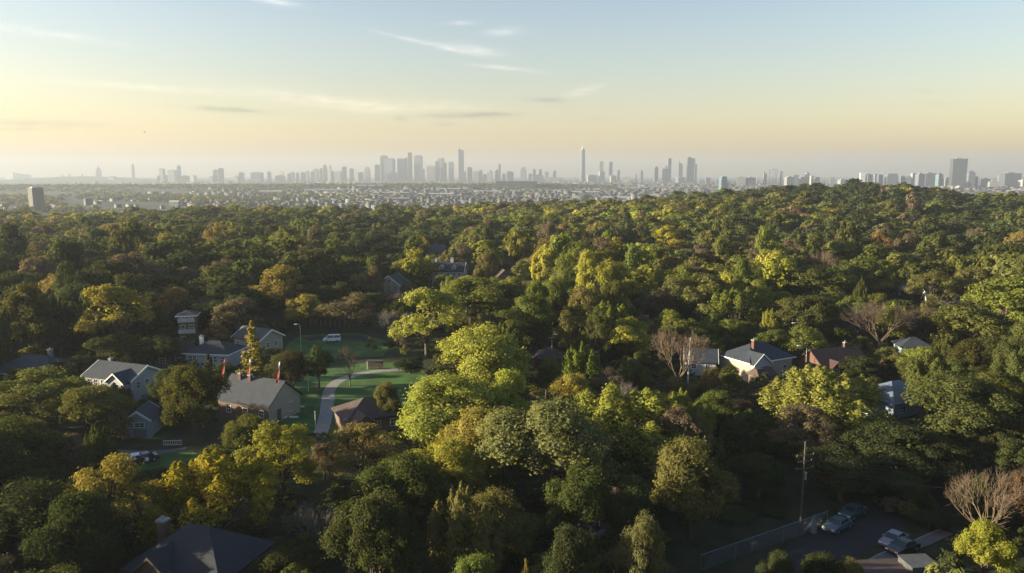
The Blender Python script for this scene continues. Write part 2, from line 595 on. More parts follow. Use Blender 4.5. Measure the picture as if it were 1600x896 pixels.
def proto_pine(seed, n, size, slim=0.62, tiers=15):
    """conifer with flat whorls of boughs getting shorter upward"""
    r = np.random.default_rng(seed)
    segs = [(np.array([0, 0, -0.4]), np.array([0, 0, 13.9]), 0.26, 0.03)]
    C, Nr = [], []
    boughs = []
    for k in range(tiers):
        t = k / (tiers - 1)
        z = 2.0 + 11.4 * t
        ln = (6.3 * slim) * (1 - t) ** 0.8 + 0.35
        for j in range(int(r.integers(5, 8))):
            a = r.uniform(0, 6.28)
            l = ln * r.uniform(0.65, 1.1)
            boughs.append((z + r.normal() * .12, a, l, 0.05 + 0.16 * t))
    per = max(6, n // len(boughs))
    for (z, a, l, up) in boughs:
        e = np.array([math.cos(a) * l, math.sin(a) * l, z + l * up])
        segs.append((np.array([0, 0, z]), e, 0.05, 0.012))
        t = r.uniform(0.12, 1.05, per)
        w = 0.16 + 0.42 * l * 0.45 * (1 - t * .7)
        off = r.normal(size=per) * w * 0.55
        C.append(np.stack([np.cos(a) * l * t - np.sin(a) * off, np.sin(a) * l * t + np.cos(a) * off,
                           z + l * up * t + r.normal(size=per) * 0.11 - np.abs(off) * 0.12], 1))
        Nr.append(np.tile([0.15 * math.cos(a), 0.15 * math.sin(a), 1.0], (per, 1)))
    C, Nr = np.concatenate(C), np.concatenate(Nr)
    V, Q = cards(C, Nr + r.normal(size=Nr.shape) * .35, size, 0.35, r)
    return (V, Q), segs


def proto_bare(seed, spread=0.66, up=0.20, depth=7, twig=0.013):
    """leafless tree: limbs fork and fork again into fine twigs"""
    r = np.random.default_rng(seed)
    big, fine = [], []

    def grow(p, d, l, rad, k):
        q = p + d * l + r.normal(size=3) * l * 0.05
        (big if k > 3 else fine).append((p, q, rad, rad * 0.72))
        if k == 0:
            return
        nb = 3 if k > 1 or r.uniform() < .5 else 2
        for _ in range(nb):
            nd = d + r.normal(size=3) * spread * 0.72 + np.array([0, 0, up])
            nd /= np.linalg.norm(nd)
            grow(p + (q - p) * r.uniform(0.72, 1.0), nd, l * r.uniform(0.66, 0.86), max(rad * 0.60, twig), k - 1)

    trunk_top = np.array([0.1, 0, 3.0])
    big.append((np.array([0, 0, -0.4]), trunk_top, 0.34, 0.26))
    k0 = 5
    for i in range(k0):
        a = 6.283 * i / k0 + r.normal() * .3
        d = np.array([math.cos(a) * .75, math.sin(a) * .75, 1.0]); d /= np.linalg.norm(d)
        grow(np.array([0.1, 0, r.uniform(2.2, 3.0)]), d, 3.3, 0.15, depth - 1)
    allp = np.array([s[1] for s in big + fine])
    top, rad = allp[:, 2].max(), np.percentile(np.hypot(allp[:, 0], allp[:, 1]), 97)
    def fit(L_):
        S = np.array([6.5 / rad, 6.5 / rad, 14.0 / top])
        return [(a * S, b * S, c, e) for a, b, c, e in L_]
    return fit(big), fit(fine)


PROTO = {}
def reg(kind, lod, crown, segs, leaf=None, bark=None, crown_name="crown"):
    c = np_mesh("crown", crown[0], crown[1], leaf or M["leaf"])
    v, q = tubes_mesh(segs)
    t = np_mesh("trunk", v, q, bark or M["bark"], smooth=True)
    PROTO.setdefault((kind, lod), []).append((c, t))


def build_prototypes():
    for s in range(4):
        reg("round", 0, *proto_round(100 + s, 27000, 0.27, npuff=150))
    for s in range(3):
        reg("open", 0, *proto_round(200 + s, 15000, 0.24, npuff=150, openness=0.9, low=0.34))
    for s in range(3):
        reg("plume", 0, *proto_plume(300 + s, 24000, 0.28))
    for s in range(5):
        reg("round", 1, *proto_round(400 + s, 12000, 0.39, npuff=100, ps=1.15, tail=0.14, nr=0.34))
    for s in range(3):
        reg("open", 1, *proto_round(500 + s, 8000, 0.34, npuff=120, openness=0.8, low=0.34))
    for s in range(3):
        reg("plume", 1, *proto_plume(600 + s, 10000, 0.42))
    for s in range(2):
        reg("pine", 0, *proto_pine(700 + s, 6000, 0.42))
    reg("pine", 1, *proto_pine(720, 3200, 0.55))
    for nm, bk, s in (("bare", "pale_bark", 801), ("bare", "pale_bark", 805), ("bare", "red_bark", 809), ("bare", "grey_bark", 813)):
        big, fine = proto_bare(s, *((.56, .28, 6, .012) if s == 805 else (.60, .24, 6, .016)))
        v, q = tubes_mesh(fine, 3)
        c = np_mesh("crown", v, q, M[bk])
        v, q = tubes_mesh(big, 6)
        t = np_mesh("trunk", v, q, M[bk], smooth=True)
        PROTO.setdefault(("bare", 0), []).append((c, t))
    PROTO[("bare", 1)] = PROTO[("bare", 0)]


# colours: real leaf albedos
TINT = {
    "dark green": (0.056, 0.070, 0.029),
    "deep green": (0.080, 0.094, 0.031),
    "mid green": (0.114, 0.130, 0.035),
    "fresh green": (0.155, 0.180, 0.039),
    "olive green": (0.135, 0.134, 0.045),
    "pale green": (0.165, 0.190, 0.074),
    "yellow green": (0.235, 0.240, 0.045),
    "bright yellow green": (0.265, 0.290, 0.066),
    "golden": (0.240, 0.208, 0.052),
    "lemon yellow": (0.320, 0.300, 0.036),
    "orange brown": (0.190, 0.148, 0.062),
    "tan brown": (0.140, 0.118, 0.076),
    "rust red": (0.115, 0.066, 0.042),
    "bare": (0.2, 0.15, 0.1),
}
SHAPE = {"round": "round-crowned", "open": "open-branched", "plume": "plume-topped", "pine": "tiered", "bare": "leafless"}
TREES = []          # every single tree: dict with place, size, colour, object


def tree_name(kind, tint):
    if kind == "pine":
        return "pine_tree", "pine tree"
    if kind == "bare":
        return "bare_tree", "bare tree"
    if tint in ("golden", "lemon yellow", "orange brown", "tan brown", "rust red"):
        return "autumn_tree", "autumn tree"
    return "broadleaf_tree", "tree"


def put_tree(x, y, h, w, kind, tint, variant=None, label=None):
    lod = 0 if y < 150 else 1
    L_ = PROTO[(kind, lod)]
    c, t = L_[(variant if variant is not None else int(rng.integers(len(L_)))) % len(L_)]
    nm, cat = tree_name(kind, tint)
    z = float(ground_z(x, y))
    root = thing(nm, None, cat, (x, y, z), float(rng.uniform(0, 6.28)))
    sx = w / 13.0 if kind != "pine" else w / 8.0
    root.scale = (sx, sx * float(rng.uniform(.93, 1.07)), h / 14.0)
    link("trunk", t, root)
    co = link("crown", c, root)
    k = 1 + 0.12 * rng.normal()
    tc = np.array(TINT[tint]) * k * (1 + 0.05 * rng.normal(size=3))
    co.color = (*[float(max(0.01, v)) for v in tc], 1)
    TREES.append(dict(o=root, x=x, y=y, z=z, h=h, w=w, kind=kind, tint=tint, label=label))
    return root


# (centre px, top px, width px, distance m, kind, colour, label)
HERO = [
    (40, 752, 195, 80, "round", "dark green", "dark green tree filling the bottom corner beside the chimneyed dark roof"),
    (165, 716, 165, 82, "open", "golden", "dull golden feathery tree between the dark corner tree and the bright yellow tree"),
    (335, 700, 230, 86, "plume", "lemon yellow", "bright yellow tree standing directly behind the nearest dark hipped roof"),
    (437, 658, 150, 99, "open", "yellow green", "yellow green tree with dark forked trunk below the slate hall"),
    (566, 655, 145, 102, "open", "orange brown", "orange brown tree in front of the brown tiled house beside the path"),
    (628, 712, 150, 88, "round", "deep green", "rounded deep green tree just below the orange brown tree by the tiled house"),
    (492, 778, 110, 83, "bare", "bare", "small grey leafless tree with pale twigs between the yellow tree and dark rounded tree"),
    (588, 775, 150, 72, "round", "dark green", "dark rounded tree at the bottom edge beside the small grey leafless tree"),
    (728, 762, 150, 75, "plume", "olive green", "olive plume tree at the bottom edge below the gold and green pair"),
    (858, 628, 205, 98, "round", "pale green", "tall pale green tree with speckled leaves beside the orange gold tree"),
    (752, 636, 140, 105, "round", "golden", "orange gold tree in front of the two brightest yellow green trees"),
    (695, 690, 135, 96, "round", "yellow green", "low yellow green tree just below the orange gold tree"),
    (688, 588, 190, 117, "round", "bright yellow green", "bright yellow green tree beside the brown tiled house, lower of the bright pair"),
    (765, 510, 172, 141, "round", "bright yellow green", "tallest bright yellow green tree, upper of the bright pair by the lawn"),
    (790, 577, 70, 122, "round", "bright yellow green", "small yellow tree tucked against the bright pair"),
    (978, 598, 225, 112, "plume", "yellow green", "wide plume-topped green tree with yellow lower boughs in the middle of the near wood"),
    (1070, 612, 115, 116, "plume", "fresh green", "green plume-topped tree behind the thin brown leaning tree"),
    (1060, 628, 100, 108, "open", "tan brown", "thin brown tree leaning against the wide plume-topped green tree"),
    (1085, 690, 150, 89, "round", "olive green", "large shaded olive tree beside the wooden utility pole"),
    (1010, 802, 90, 68, "open", "pale green", "small airy pale green tree at the bottom edge near the parked car"),
    (733, 868, 115, 60, "round", "mid green", "treetop of fresh green leaves poking up at the bottom edge"),
    (822, 872, 45, 63, "pine", "golden", "small golden conifer tip at the bottom edge"),
    (1290, 575, 205, 127, "plume", "bright yellow green", "sunlit yellow green plume tree in front of the red brick house"),
    (1262, 628, 125, 113, "open", "tan brown", "brownish thin tree in front of the sunlit plume tree"),
    (1505, 590, 170, 120, "round", "deep green", "dark leafy tree covering the corner of the blue roof"),
    (1548, 735, 125, 85, "bare", "bare", "tall sunlit leafless tree rising over the lower parked cars"),
    (1540, 815, 85, 77, "round", "yellow green", "yellow green bush at the foot of the sunlit leafless tree"),
    (1405, 668, 150, 106, "round", "dark green", "dark tree below the blue roof"),
    (1180, 640, 120, 118, "plume", "deep green", "shaded plume tree between the wide plume tree and the sunlit one"),
    (1320, 700, 150, 100, "round", "dark green", "black green tree behind the utility pole wires"),
    (55, 580, 210, 127, "open", "olive green", "broad olive tree in front of the grey hip roofed house"),
    (138, 604, 130, 124, "round", "olive green", "olive tree touching the pale two storey house"),
    (296, 571, 104, 124, "round", "deep green", "dense egg-shaped dark tree between the small gabled garage and the slate hall"),
    (383, 650, 80, 113, "round", "mid green", "sunlit green tree hiding the foot of the slate hall"),
    (172, 447, 118, 184, "open", "golden", "tall golden tree with visible trunk above the pale two storey house"),
    (445, 417, 105, 232, "open", "golden", "golden dome-shaped tree behind the curved park lamp"),
    (475, 460, 62, 218, "round", "golden", "small golden tree just behind the curved park lamp"),
    (665, 452, 130, 183, "open", "bright yellow green", "large yellow green tree with dark spreading limbs behind the curved path"),
    (640, 560, 62, 168, "round", "dark green", "dark bushy tree under the large limbed yellow green tree"),
    (738, 434, 125, 226, "round", "fresh green", "green dome tree in front of the white mansion"),
    (762, 391, 42, 292, "round", "olive green", "narrow gold-tinged tree beside the white mansion"),
    (655, 416, 52, 264, "pine", "deep green", "dark conifer between the half timbered house and the white mansion"),
    (1043, 354, 52, 425, "round", "lemon yellow", "bright yellow tree alone among the dark woods beyond the houses"),
    (586, 363, 78, 385, "round", "dark green", "large dark tree standing over the wood behind the half timbered house"),
    (393, 502, 58, 152, "pine", "golden", "sunlit pine with flat boughs behind the slate hall banners"),
    (325, 552, 40, 146, "pine", "dark green", "dark little conifer in front of the white house with a round chimney"),
    (1062, 515, 95, 152, "bare", "bare", "sandy leafless tree in front of the small white cottage"),
    (1380, 468, 105, 187, "bare", "bare", "large brown leafless tree behind the red brick house"),
    (1150, 446, 100, 214, "plume", "fresh green", "bright green plume tree behind the white house with brick chimney"),
    (1268, 460, 88, 200, "round", "deep green", "dome-shaped olive green tree behind the twin street lamps"),
    (1278, 414, 108, 258, "round", "mid green", "tall green tree behind the dome-shaped tree near the street lamps"),
    (1385, 418, 62, 270, "round", "yellow green", "yellowish tree near the pale roofs on the far slope"),
    (1582, 438, 115, 205, "round", "fresh green", "bright green tree at the frame edge near the pale roofs"),
    (1522, 476, 110, 186, "round", "mid green", "green tree in front of the bright green tree at the frame edge"),
    (1024, 455, 62, 230, "round", "tan brown", "sandy brown tree above the sandy leafless tree"),
    (985, 500, 82, 175, "round", "yellow green", "yellow green tree behind the brown roofed cottage"),
    (908, 535, 68, 155, "plume", "fresh green", "small sunlit green tree beside the brown roofed cottage"),
    (878, 590, 38, 128, "pine", "golden", "slim golden conifer near the brown roofed cottage"),
    (603, 598, 48, 131, "round", "olive green", "low round shrub on the lawn beside the path"),
    (496, 543, 50, 156, "round", "dark green", "dark ball-shaped tree at the edge of the lawn"),
    (575, 418, 62, 262, "open", "tan brown", "brown thin-leaved tree beside the half timbered house"),
    (545, 460, 95, 215, "open", "tan brown", "hazy brown tree over the far end of the park"),
    (545, 540, 45, 158, "bare", "bare", "thin dark leafless tree beside the park bench shelter"),
    (1228, 592, 70, 142, "open", "tan brown", "sandy brown bush in front of the white house with brick chimney"),
    (1112, 572, 45, 146, "open", "olive green", "olive tree beside the brown porch of the white house"),
    (116, 772, 150, 75, "round", "dark green", "dark tree crowding the brick chimney of the nearest black roof"),
    (20, 655, 150, 104, "round", "deep green", "deep green tree below the broad olive tree at the frame edge"),
    (274, 574, 75, 144, "round", "deep green", "deep green tree squeezed between the pale two storey house and the slate hall"),
    (118, 556, 80, 156, "round", "dark green", "dark tree between the grey hipped roof and the pale two storey house"),
    (905, 730, 110, 84, "round", "deep green", "shaded deep green tree under the speckled pale green tree"),
    (985, 745, 90, 84, "round", "dark green", "dark tree in front of the shaded dark brown roof"),
    (890, 820, 95, 68, "round", "dark green", "dark tree at the bottom edge beside the parked grey car"),
    (1190, 712, 110, 101, "round", "dark green", "dark tree behind the far end of the wire fence"),
    (1465, 690, 130, 104, "round", "dark green", "dark tree beyond the silver car at the kerb"),
    (1420, 740, 90, 98, "round", "dark green", "dark tree hanging over the shaded road bend"),
    (238, 524, 84, 173, "round", "deep green", "deep green tree in front of the low dim house"),
    (452, 548, 58, 149, "round", "dark green", "dark bushy tree behind the hall gable near the beige house"),
    (1348, 556, 78, 160, "round", "dark green", "dark tree hiding the end of the dark red roof"),
    (1140, 572, 48, 150, "round", "olive green", "olive bush in front of the white gable with brick chimney"),
    (1455, 800, 70, 92, "round", "dark green", "dark bush beside the pavement above the sunlit yellow green bush"),
    (1220, 862, 70, 72, "round", "dark green", "dark bush at the bottom edge beside the wire fence"),
    (1330, 872, 60, 73, "round", "olive green", "low olive bush in front of the flat brown garage"),
    (1200, 790, 75, 97, "round", "dark green", "dark bush just behind the wire fence near the utility pole"),
    (1148, 802, 75, 95, "round", "deep green", "deep green bush just behind the middle of the wire fence"),
    (1285, 868, 85, 73, "round", "dark green", "dark leafy bush between the wire fence and the flat brown garage"),
    (1116, 536, 48, 173, "round", "olive green", "olive tree between the small white cottage and the white house"),
    (304, 522, 46, 187, "round", "deep green", "deep green tree at the foot of the narrow dim apartment house"),
    (1402, 768, 95, 104, "round", "dark green", "dark tree leaning over the road just behind the silver car"),
    (1345, 762, 85, 108, "round", "dark green", "dark tree behind the pair of cars by the wire fence"),
    (505, 690, 60, 108, "open", "tan brown", "pinkish brown thin tree at the near end of the path"),
]

# visible things that fill-in trees may not hide: (x0, y0, x1, y1, distance)
CLEAR = [
    (16, 545, 106, 565, 175), (159, 565, 240, 600, 152), (210, 628, 243, 659, 128), (309, 533, 366, 553, 165),
    (375, 514, 423, 533, 176), (284, 486, 308, 513, 195), (232, 537, 294, 552, 185), (344, 560, 456, 658, 135),
    (436, 572, 650, 672, 160), (533, 615, 614, 646, 116), (455, 500, 560, 545, 200), (599, 417, 629, 442, 285),
    (683, 410, 724, 428, 325), (840, 535, 875, 551, 175), (1138, 530, 1225, 568, 165), (1080, 545, 1104, 564, 165),
    (1279, 540, 1339, 566, 170), (1373, 590, 1440, 624, 135), (1414, 432, 1492, 469, 240), (773, 408, 798, 432, 330),
    (493, 426, 520, 438, 270), (671, 382, 698, 391, 420), (200, 818, 402, 896, 70), (941, 765, 995, 805, 85),
    (1280, 790, 1345, 835, 98), (1360, 820, 1430, 870, 88), (1095, 805, 1300, 896, 95), (1320, 850, 1600, 896, 78),
    (201, 700, 291, 727, 110), (1236, 700, 1275, 815, 95), (1225, 508, 1262, 575, 160), (845, 515, 875, 545, 170),
    (904, 820, 937, 835, 80), (1065, 510, 1090, 605, 140), (1413, 528, 1438, 541, 185), (1112, 405, 1133, 411, 320),
 (303, 533, 372, 566, 165), (342, 556, 440, 600, 134), (205, 715, 228, 730, 108), (128, 560, 256, 600, 150), (1130, 535, 1232, 580, 164), ]
# ground that stays open: circles (px, py of the ground, radius m)
OPEN = [(505, 640, 12), (515, 605, 13), (570, 600, 14), (610, 590, 10), (455, 640, 9), (470, 610, 9), (520, 530, 14), (480, 545, 12),
        (570, 540, 8), (545, 575, 8), (480, 575, 8), (245, 715, 10), (210, 715, 8), (275, 715, 6), (1310, 822, 4), (1335, 835, 4), (1395, 848, 5), (1350, 850, 4),
        (1250, 850, 3), (1180, 875, 3), (1460, 460, 6)]


def plant_hero():
    for (px, py, wpx, d, kind, tint, label) in HERO:
        p = at_dist(px, py, d)
        gz = float(ground_z(p.x, d))
        h = p.z - gz
        depth = d * math.cos(PITCH) + (H - p.z) * math.sin(PITCH)
        w = wpx / F * depth
        put_tree(p.x, d, h, w, kind, tint, variant={1548: 1, 1062: 0, 1380: 2, 492: 3}.get(px), label=label)
        by = project(p.x, d, gz)[1]
        CLEAR.append((px - wpx * .36, py + 4, px + wpx * .36, py + (by - py) * .62, d - 1))


def pick_tint(x, y, px):
    n = math.sin(x * 0.013 + 0.7) + math.sin(y * 0.019 + x * 0.008 + 2.1) + 0.9 * rng.normal()
    u = rng.uniform()
    if u < 0.13:
        return ["tan brown", "tan brown", "tan brown", "golden", "orange brown"][int(rng.integers(5))]
    if u < 0.138:
        return "rust red"
    if px > 1250:
        n -= 0.5
    if n < -1.0:
        return "dark green"
    if n < 0.0:
        return "deep green"
    if n < 0.9:
        return "mid green"
    if n < 1.5:
        return "olive green"
    if n < 2.2:
        return "fresh green"
    return "yellow green"


FOREST = []          # (x, y, h, w, tint) for the mass of far trees and unseen shade trees beside the frame


def plant_fill():
    houses = [(h[0], h[1], h[2]) for h in FOOT]
    opens = []
    for (px, py, rad) in OPEN:
        g = ground_at(px, py)
        opens.append((g.x, g.y, rad))
    taken = [(t["x"], t["y"], t["w"] * 0.42) for t in TREES]
    cand = []
    y = 58.0
    row = 0
    while y < 800:
        s = 8.4 + 3.6 * min(1, max(0, (y - 80) / 200.0)) + 5.8 * min(1, max(0, (y - 260) / 340.0))
        half = y * 0.72 + 30
        x = -half - (70 if y < 330 else 25) + (s / 2 if row % 2 else 0)  # wider on the sun side: unseen trees added to cast shade into view
        while x < half + 15:
            cand.append((x + rng.normal() * s * 0.2, y + rng.normal() * s * 0.2))
            x += s
        y += s * 0.87
        row += 1
    n_ind = {"broadleaf_tree": 0, "autumn_tree": 0}
    for t in TREES:
        nm = tree_name(t["kind"], t["tint"])[0]
        if nm in n_ind:
            n_ind[nm] += 1
    cand.sort(key=lambda c: c[1])
    for (x, y) in cand:
        if any((x - a) ** 2 + (y - b) ** 2 < r_ * r_ for a, b, r_ in opens):
            continue
        if any((x - a) ** 2 + (y - b) ** 2 < (r_ + 0.6) ** 2 for a, b, r_ in houses):
            continue
        if any((x - a) ** 2 + (y - b) ** 2 < (r_ + 1.5) ** 2 for a, b, r_ in taken):
            continue
        far = float(smooth((y - 110) / 160.0))
        vfar = float(smooth((y - 270) / 380.0))
        h = float(np.clip(rng.normal(11.0 + 3.2 * far - .8 * vfar, 2.1 + .8 * far - 1.0 * vfar), 7.0, 20))
        w = float(np.clip(rng.normal(11.0 + 4.4 * far + 7.0 * vfar, 1.9 + .9 * far + 1.5 * vfar), 7.0, 28.0))
        if rng.uniform() < .14 * (1 - vfar):
            h *= 1.22; w *= .74
        elif rng.uniform() < .12:
            h *= .72; w *= .85
        if x < -(y * .69 + 14) and y < 190:
            h = float(rng.uniform(7, 9.5)); w = float(rng.uniform(9, 12))  # unseen sun-side trees, lowered to let light onto the near trees
        gz = float(ground_z(x, y))
        ux, uy = project(x, y, gz + h)
        bx, by = project(x, y, gz)
        hw = w * 0.5 * F / y
        hide = False
        for k in range(3):
            hide = False
            for (x0, y0, x1, y1, D) in CLEAR:
                if y < D and ux + hw > x0 and ux - hw < x1 and uy < y1 and by > y0:
                    hide = True
                    break
            if not hide:
                break
            h *= 0.72; w *= 0.78
            ux, uy = project(x, y, gz + h)
            hw = w * 0.5 * F / y
        if hide or h < 3.4:
            continue
        tint = pick_tint(x, y, ux)
        if y < 118 and tint in ("fresh green", "yellow green", "mid green", "orange brown", "golden"):
            tint = "deep green" if rng.uniform() < .6 else "olive green"
        inframe = -10 < ux + hw and ux - hw < 1610 and uy < 900
        kind = ["round", "round", "plume", "open", "plume", "round", "round", "open"][int(rng.integers(8))]
        if y > 230 and kind == "plume" and rng.uniform() < .8:
            kind = "round"
        if tint in ("tan brown", "orange brown"):
            kind = "open" if rng.uniform() < .6 else "round"
        if inframe and y < 330 and rng.uniform() < 0.03:
            kind = "pine"
        if inframe and y < 330 and kind != "pine" and rng.uniform() < 0.03:
            kind = "bare"
        nm = tree_name(kind, tint)[0]
        if inframe and y < 420 and (nm not in n_ind or n_ind[nm] < 288):
            if nm in n_ind:
                n_ind[nm] += 1
            put_tree(x, y, h, w if kind != "pine" else w * 0.6, kind, tint if kind != "pine" else ("deep green" if rng.uniform() < .7 else "olive green"))
        else:
            FOREST.append((x, y, h, w, tint))


def build_forest():
    """the far wood beyond the trees built one by one: a mass nobody could count, with the unseen trees beside the frame"""
    lods = {}
    for lod, (n, size) in enumerate(((2200, 0.80), (1150, 1.0), (700, 1.25))):
        lods[lod] = [proto_round(900 + 10 * lod + s, n, size, npuff=62, low=0.2, trunk=False, ps=1.3, tail=0.06, nr=0.24)[0] for s in range(6)]
    VV, QQ, TT = [], [], []
    base = 0
    for (x, y, h, w, tint) in FOREST:
        lod = 0 if y < 330 else 1 if y < 520 else 2
        v, q = lods[lod][int(rng.integers(6))]
        a = rng.uniform(0, 6.28)
        ca, sa = math.cos(a), math.sin(a)
        s = w / 13.0
        z = float(ground_z(x, y))
        P = np.stack([(v[:, 0] * ca - v[:, 1] * sa) * s + x, (v[:, 0] * sa + v[:, 1] * ca) * s + y, v[:, 2] * h / 14.0 + z], 1)
        VV.append(P.astype(np.float32)); QQ.append((q + base).astype(np.int32))
        base += len(v)
        tc = np.array(TINT[tint]) * (1 + 0.15 * rng.normal()) * (1 + 0.05 * rng.normal(size=3))
        TT.append(np.tile(np.clip(tc, 0.01, 1).astype(np.float32), (len(v), 1)))
    me = np_mesh("forest", np.concatenate(VV), np.concatenate(QQ), M["forest_leaf"], tint=np.concatenate(TT))
    tag(link("forest", me), "continuous far wood of mixed green and brown crowns up to the ridge", "forest", kind="stuff")


def build_undergrowth():
    """bushes and saplings under and between the near trees"""
    low = [proto_round(930 + s, 700, 0.8, npuff=40, low=0.05, trunk=False)[0] for s in range(4)]
    opens = [(*ground_at(px, py)[:2], rad) for (px, py, rad) in OPEN]
    VV, QQ, TT = [], [], []
    base = 0
    for _ in range(2600):
        y = 55 + 260 * rng.uniform() ** .8
        x = rng.uniform(-1, 1) * (y * .72 + 20)
        if any((x - a) ** 2 + (y - b) ** 2 < (r_ + 1) ** 2 for a, b, r_ in opens) or any((x - f[0]) ** 2 + (y - f[1]) ** 2 < (f[2] + 1.0) ** 2 for f in FOOT):
            continue
        h, w = rng.uniform(1.6, 4.2), rng.uniform(2.6, 5.2)
        ux, uy = project(x, y, h); bx, by = project(x, y, 0); hw = w * .5 * F / y
        if any(y < D and ux + hw > x0 and ux - hw < x1 and uy < y1 and by > y0 for (x0, y0, x1, y1, D) in CLEAR):
            continue
        v, q = low[int(rng.integers(4))]
        a = rng.uniform(0, 6.28); ca, sa = math.cos(a), math.sin(a); s = w / 13.0
        VV.append(np.stack([(v[:, 0] * ca - v[:, 1] * sa) * s + x, (v[:, 0] * sa + v[:, 1] * ca) * s + y, (v[:, 2] - 1.5) * h / 12.5], 1).astype(np.float32))
        QQ.append((q + base).astype(np.int32)); base += len(v)
        tc = np.array(TINT[["dark green", "deep green", "olive green", "mid green", "tan brown"][int(rng.integers(5))]]) * rng.uniform(.8, 1.15)
        TT.append(np.tile(tc.astype(np.float32), (len(v), 1)))
    me = np_mesh("undergrowth", np.concatenate(VV), np.concatenate(QQ), M["forest_leaf"], tint=np.concatenate(TT))
    tag(link("undergrowth", me), "tangled bushes and saplings under the nearer trees", "undergrowth", kind="stuff")


def build_plain_woods():
    """hedgerows and woods in the plain between the ridge and the city"""
    low = [proto_round(950 + s, 70, 3.4, npuff=30, low=0.15, trunk=False)[0] for s in range(4)]
    pts = []
    for _ in range(2600):                                   # wooded swell in front of the city
        y = rng.normal(3430, 120)
        px = rng.uniform(-60, 1000)
        if px > 840 and rng.uniform() < (px - 840) / 160:
            continue
        pts.append((px, y, rng.uniform(9, 16), rng.uniform(14, 30)))
    for _ in range(2600):                                   # open country on the west side
        y = rng.uniform(1250, 3300)
        px = rng.uniform(-60, 620) * (1 if rng.uniform() < .75 else 1.5)
        if math.sin(px * 0.021 + y * 0.004) + math.sin(y * 0.0061 + 1) + rng.normal() * .5 < 0.1:
            continue
        pts.append((px, y, rng.uniform(7, 13), rng.uniform(12, 26)))
    for _ in range(2300):                                   # street trees all over the town
        y = 1250 * (4.6 ** rng.uniform())
        px = rng.uniform(380, 1660)
        pts.append((px, y, rng.uniform(6, 11), rng.uniform(8, 20)))
    VV, QQ, TT = [], [], []
    base = 0
    for (px, y, h, w) in pts:
        x = (px - CX) / F * y
        v, q = low[int(rng.integers(4))]
        a = rng.uniform(0, 6.28); ca, sa = math.cos(a), math.sin(a); s = w / 13.0
        z = float(ground_z(x, y))
        VV.append(np.stack([(v[:, 0] * ca - v[:, 1] * sa) * s + x, (v[:, 0] * sa + v[:, 1] * ca) * s + y, (v[:, 2] - 2) * h / 14.0 + z], 1).astype(np.float32))
        QQ.append((q + base).astype(np.int32)); base += len(v)
        tc = np.array(TINT[["dark green", "deep green", "olive green", "mid green"][int(rng.integers(4))]])
        TT.append(np.tile(tc.astype(np.float32), (len(v), 1)))
    me = np_mesh("distant_woods", np.concatenate(VV), np.concatenate(QQ), M["forest_leaf"], tint=np.concatenate(TT))
    tag(link("distant_woods", me), "hazy hedgerows and woods spread over the plain before the city", "woods", kind="stuff")


# ------------------------------------------------------------------ houses
FOOT = []            # footprints (x, y, radius) kept free of trees
LAND = []            # landmarks for the trees' labels (px, py, distance, phrase)


def window(parent, x, y, z, w, h, face, bars=True):
    """a framed window on a wall; face: 'f' front (-y), 'l' (-x), 'r' (+x)"""
    f = MB()
    t = 0.09
    f.box(-w / 2 - t, w / 2 + t, -0.06, 0.03, -t, 0).box(-w / 2 - t, w / 2 + t, -0.06, 0.03, h, h + t)
    f.box(-w / 2 - t, -w / 2, -0.058, 0.03, 0, h).box(w / 2, w / 2 + t, -0.058, 0.03, 0, h)
    if bars:
        f.box(-0.03, 0.03, -0.05, 0.02, 0, h).box(-w / 2, -0.03, -0.048, 0.02, h * .5 - .03, h * .5 + .03).box(0.03, w / 2, -0.048, 0.02, h * .5 - .03, h * .5 + .03)
    rot = {"f": 0, "r": math.pi / 2, "l": -math.pi / 2}[face]
    fo = f.build("window", M["trim"], parent, (x, y, z), (0, 0, rot))
    MB().box(-w / 2, w / 2, -0.028, 0.0, 0, h).build("pane", M["glass"], fo)
    return fo


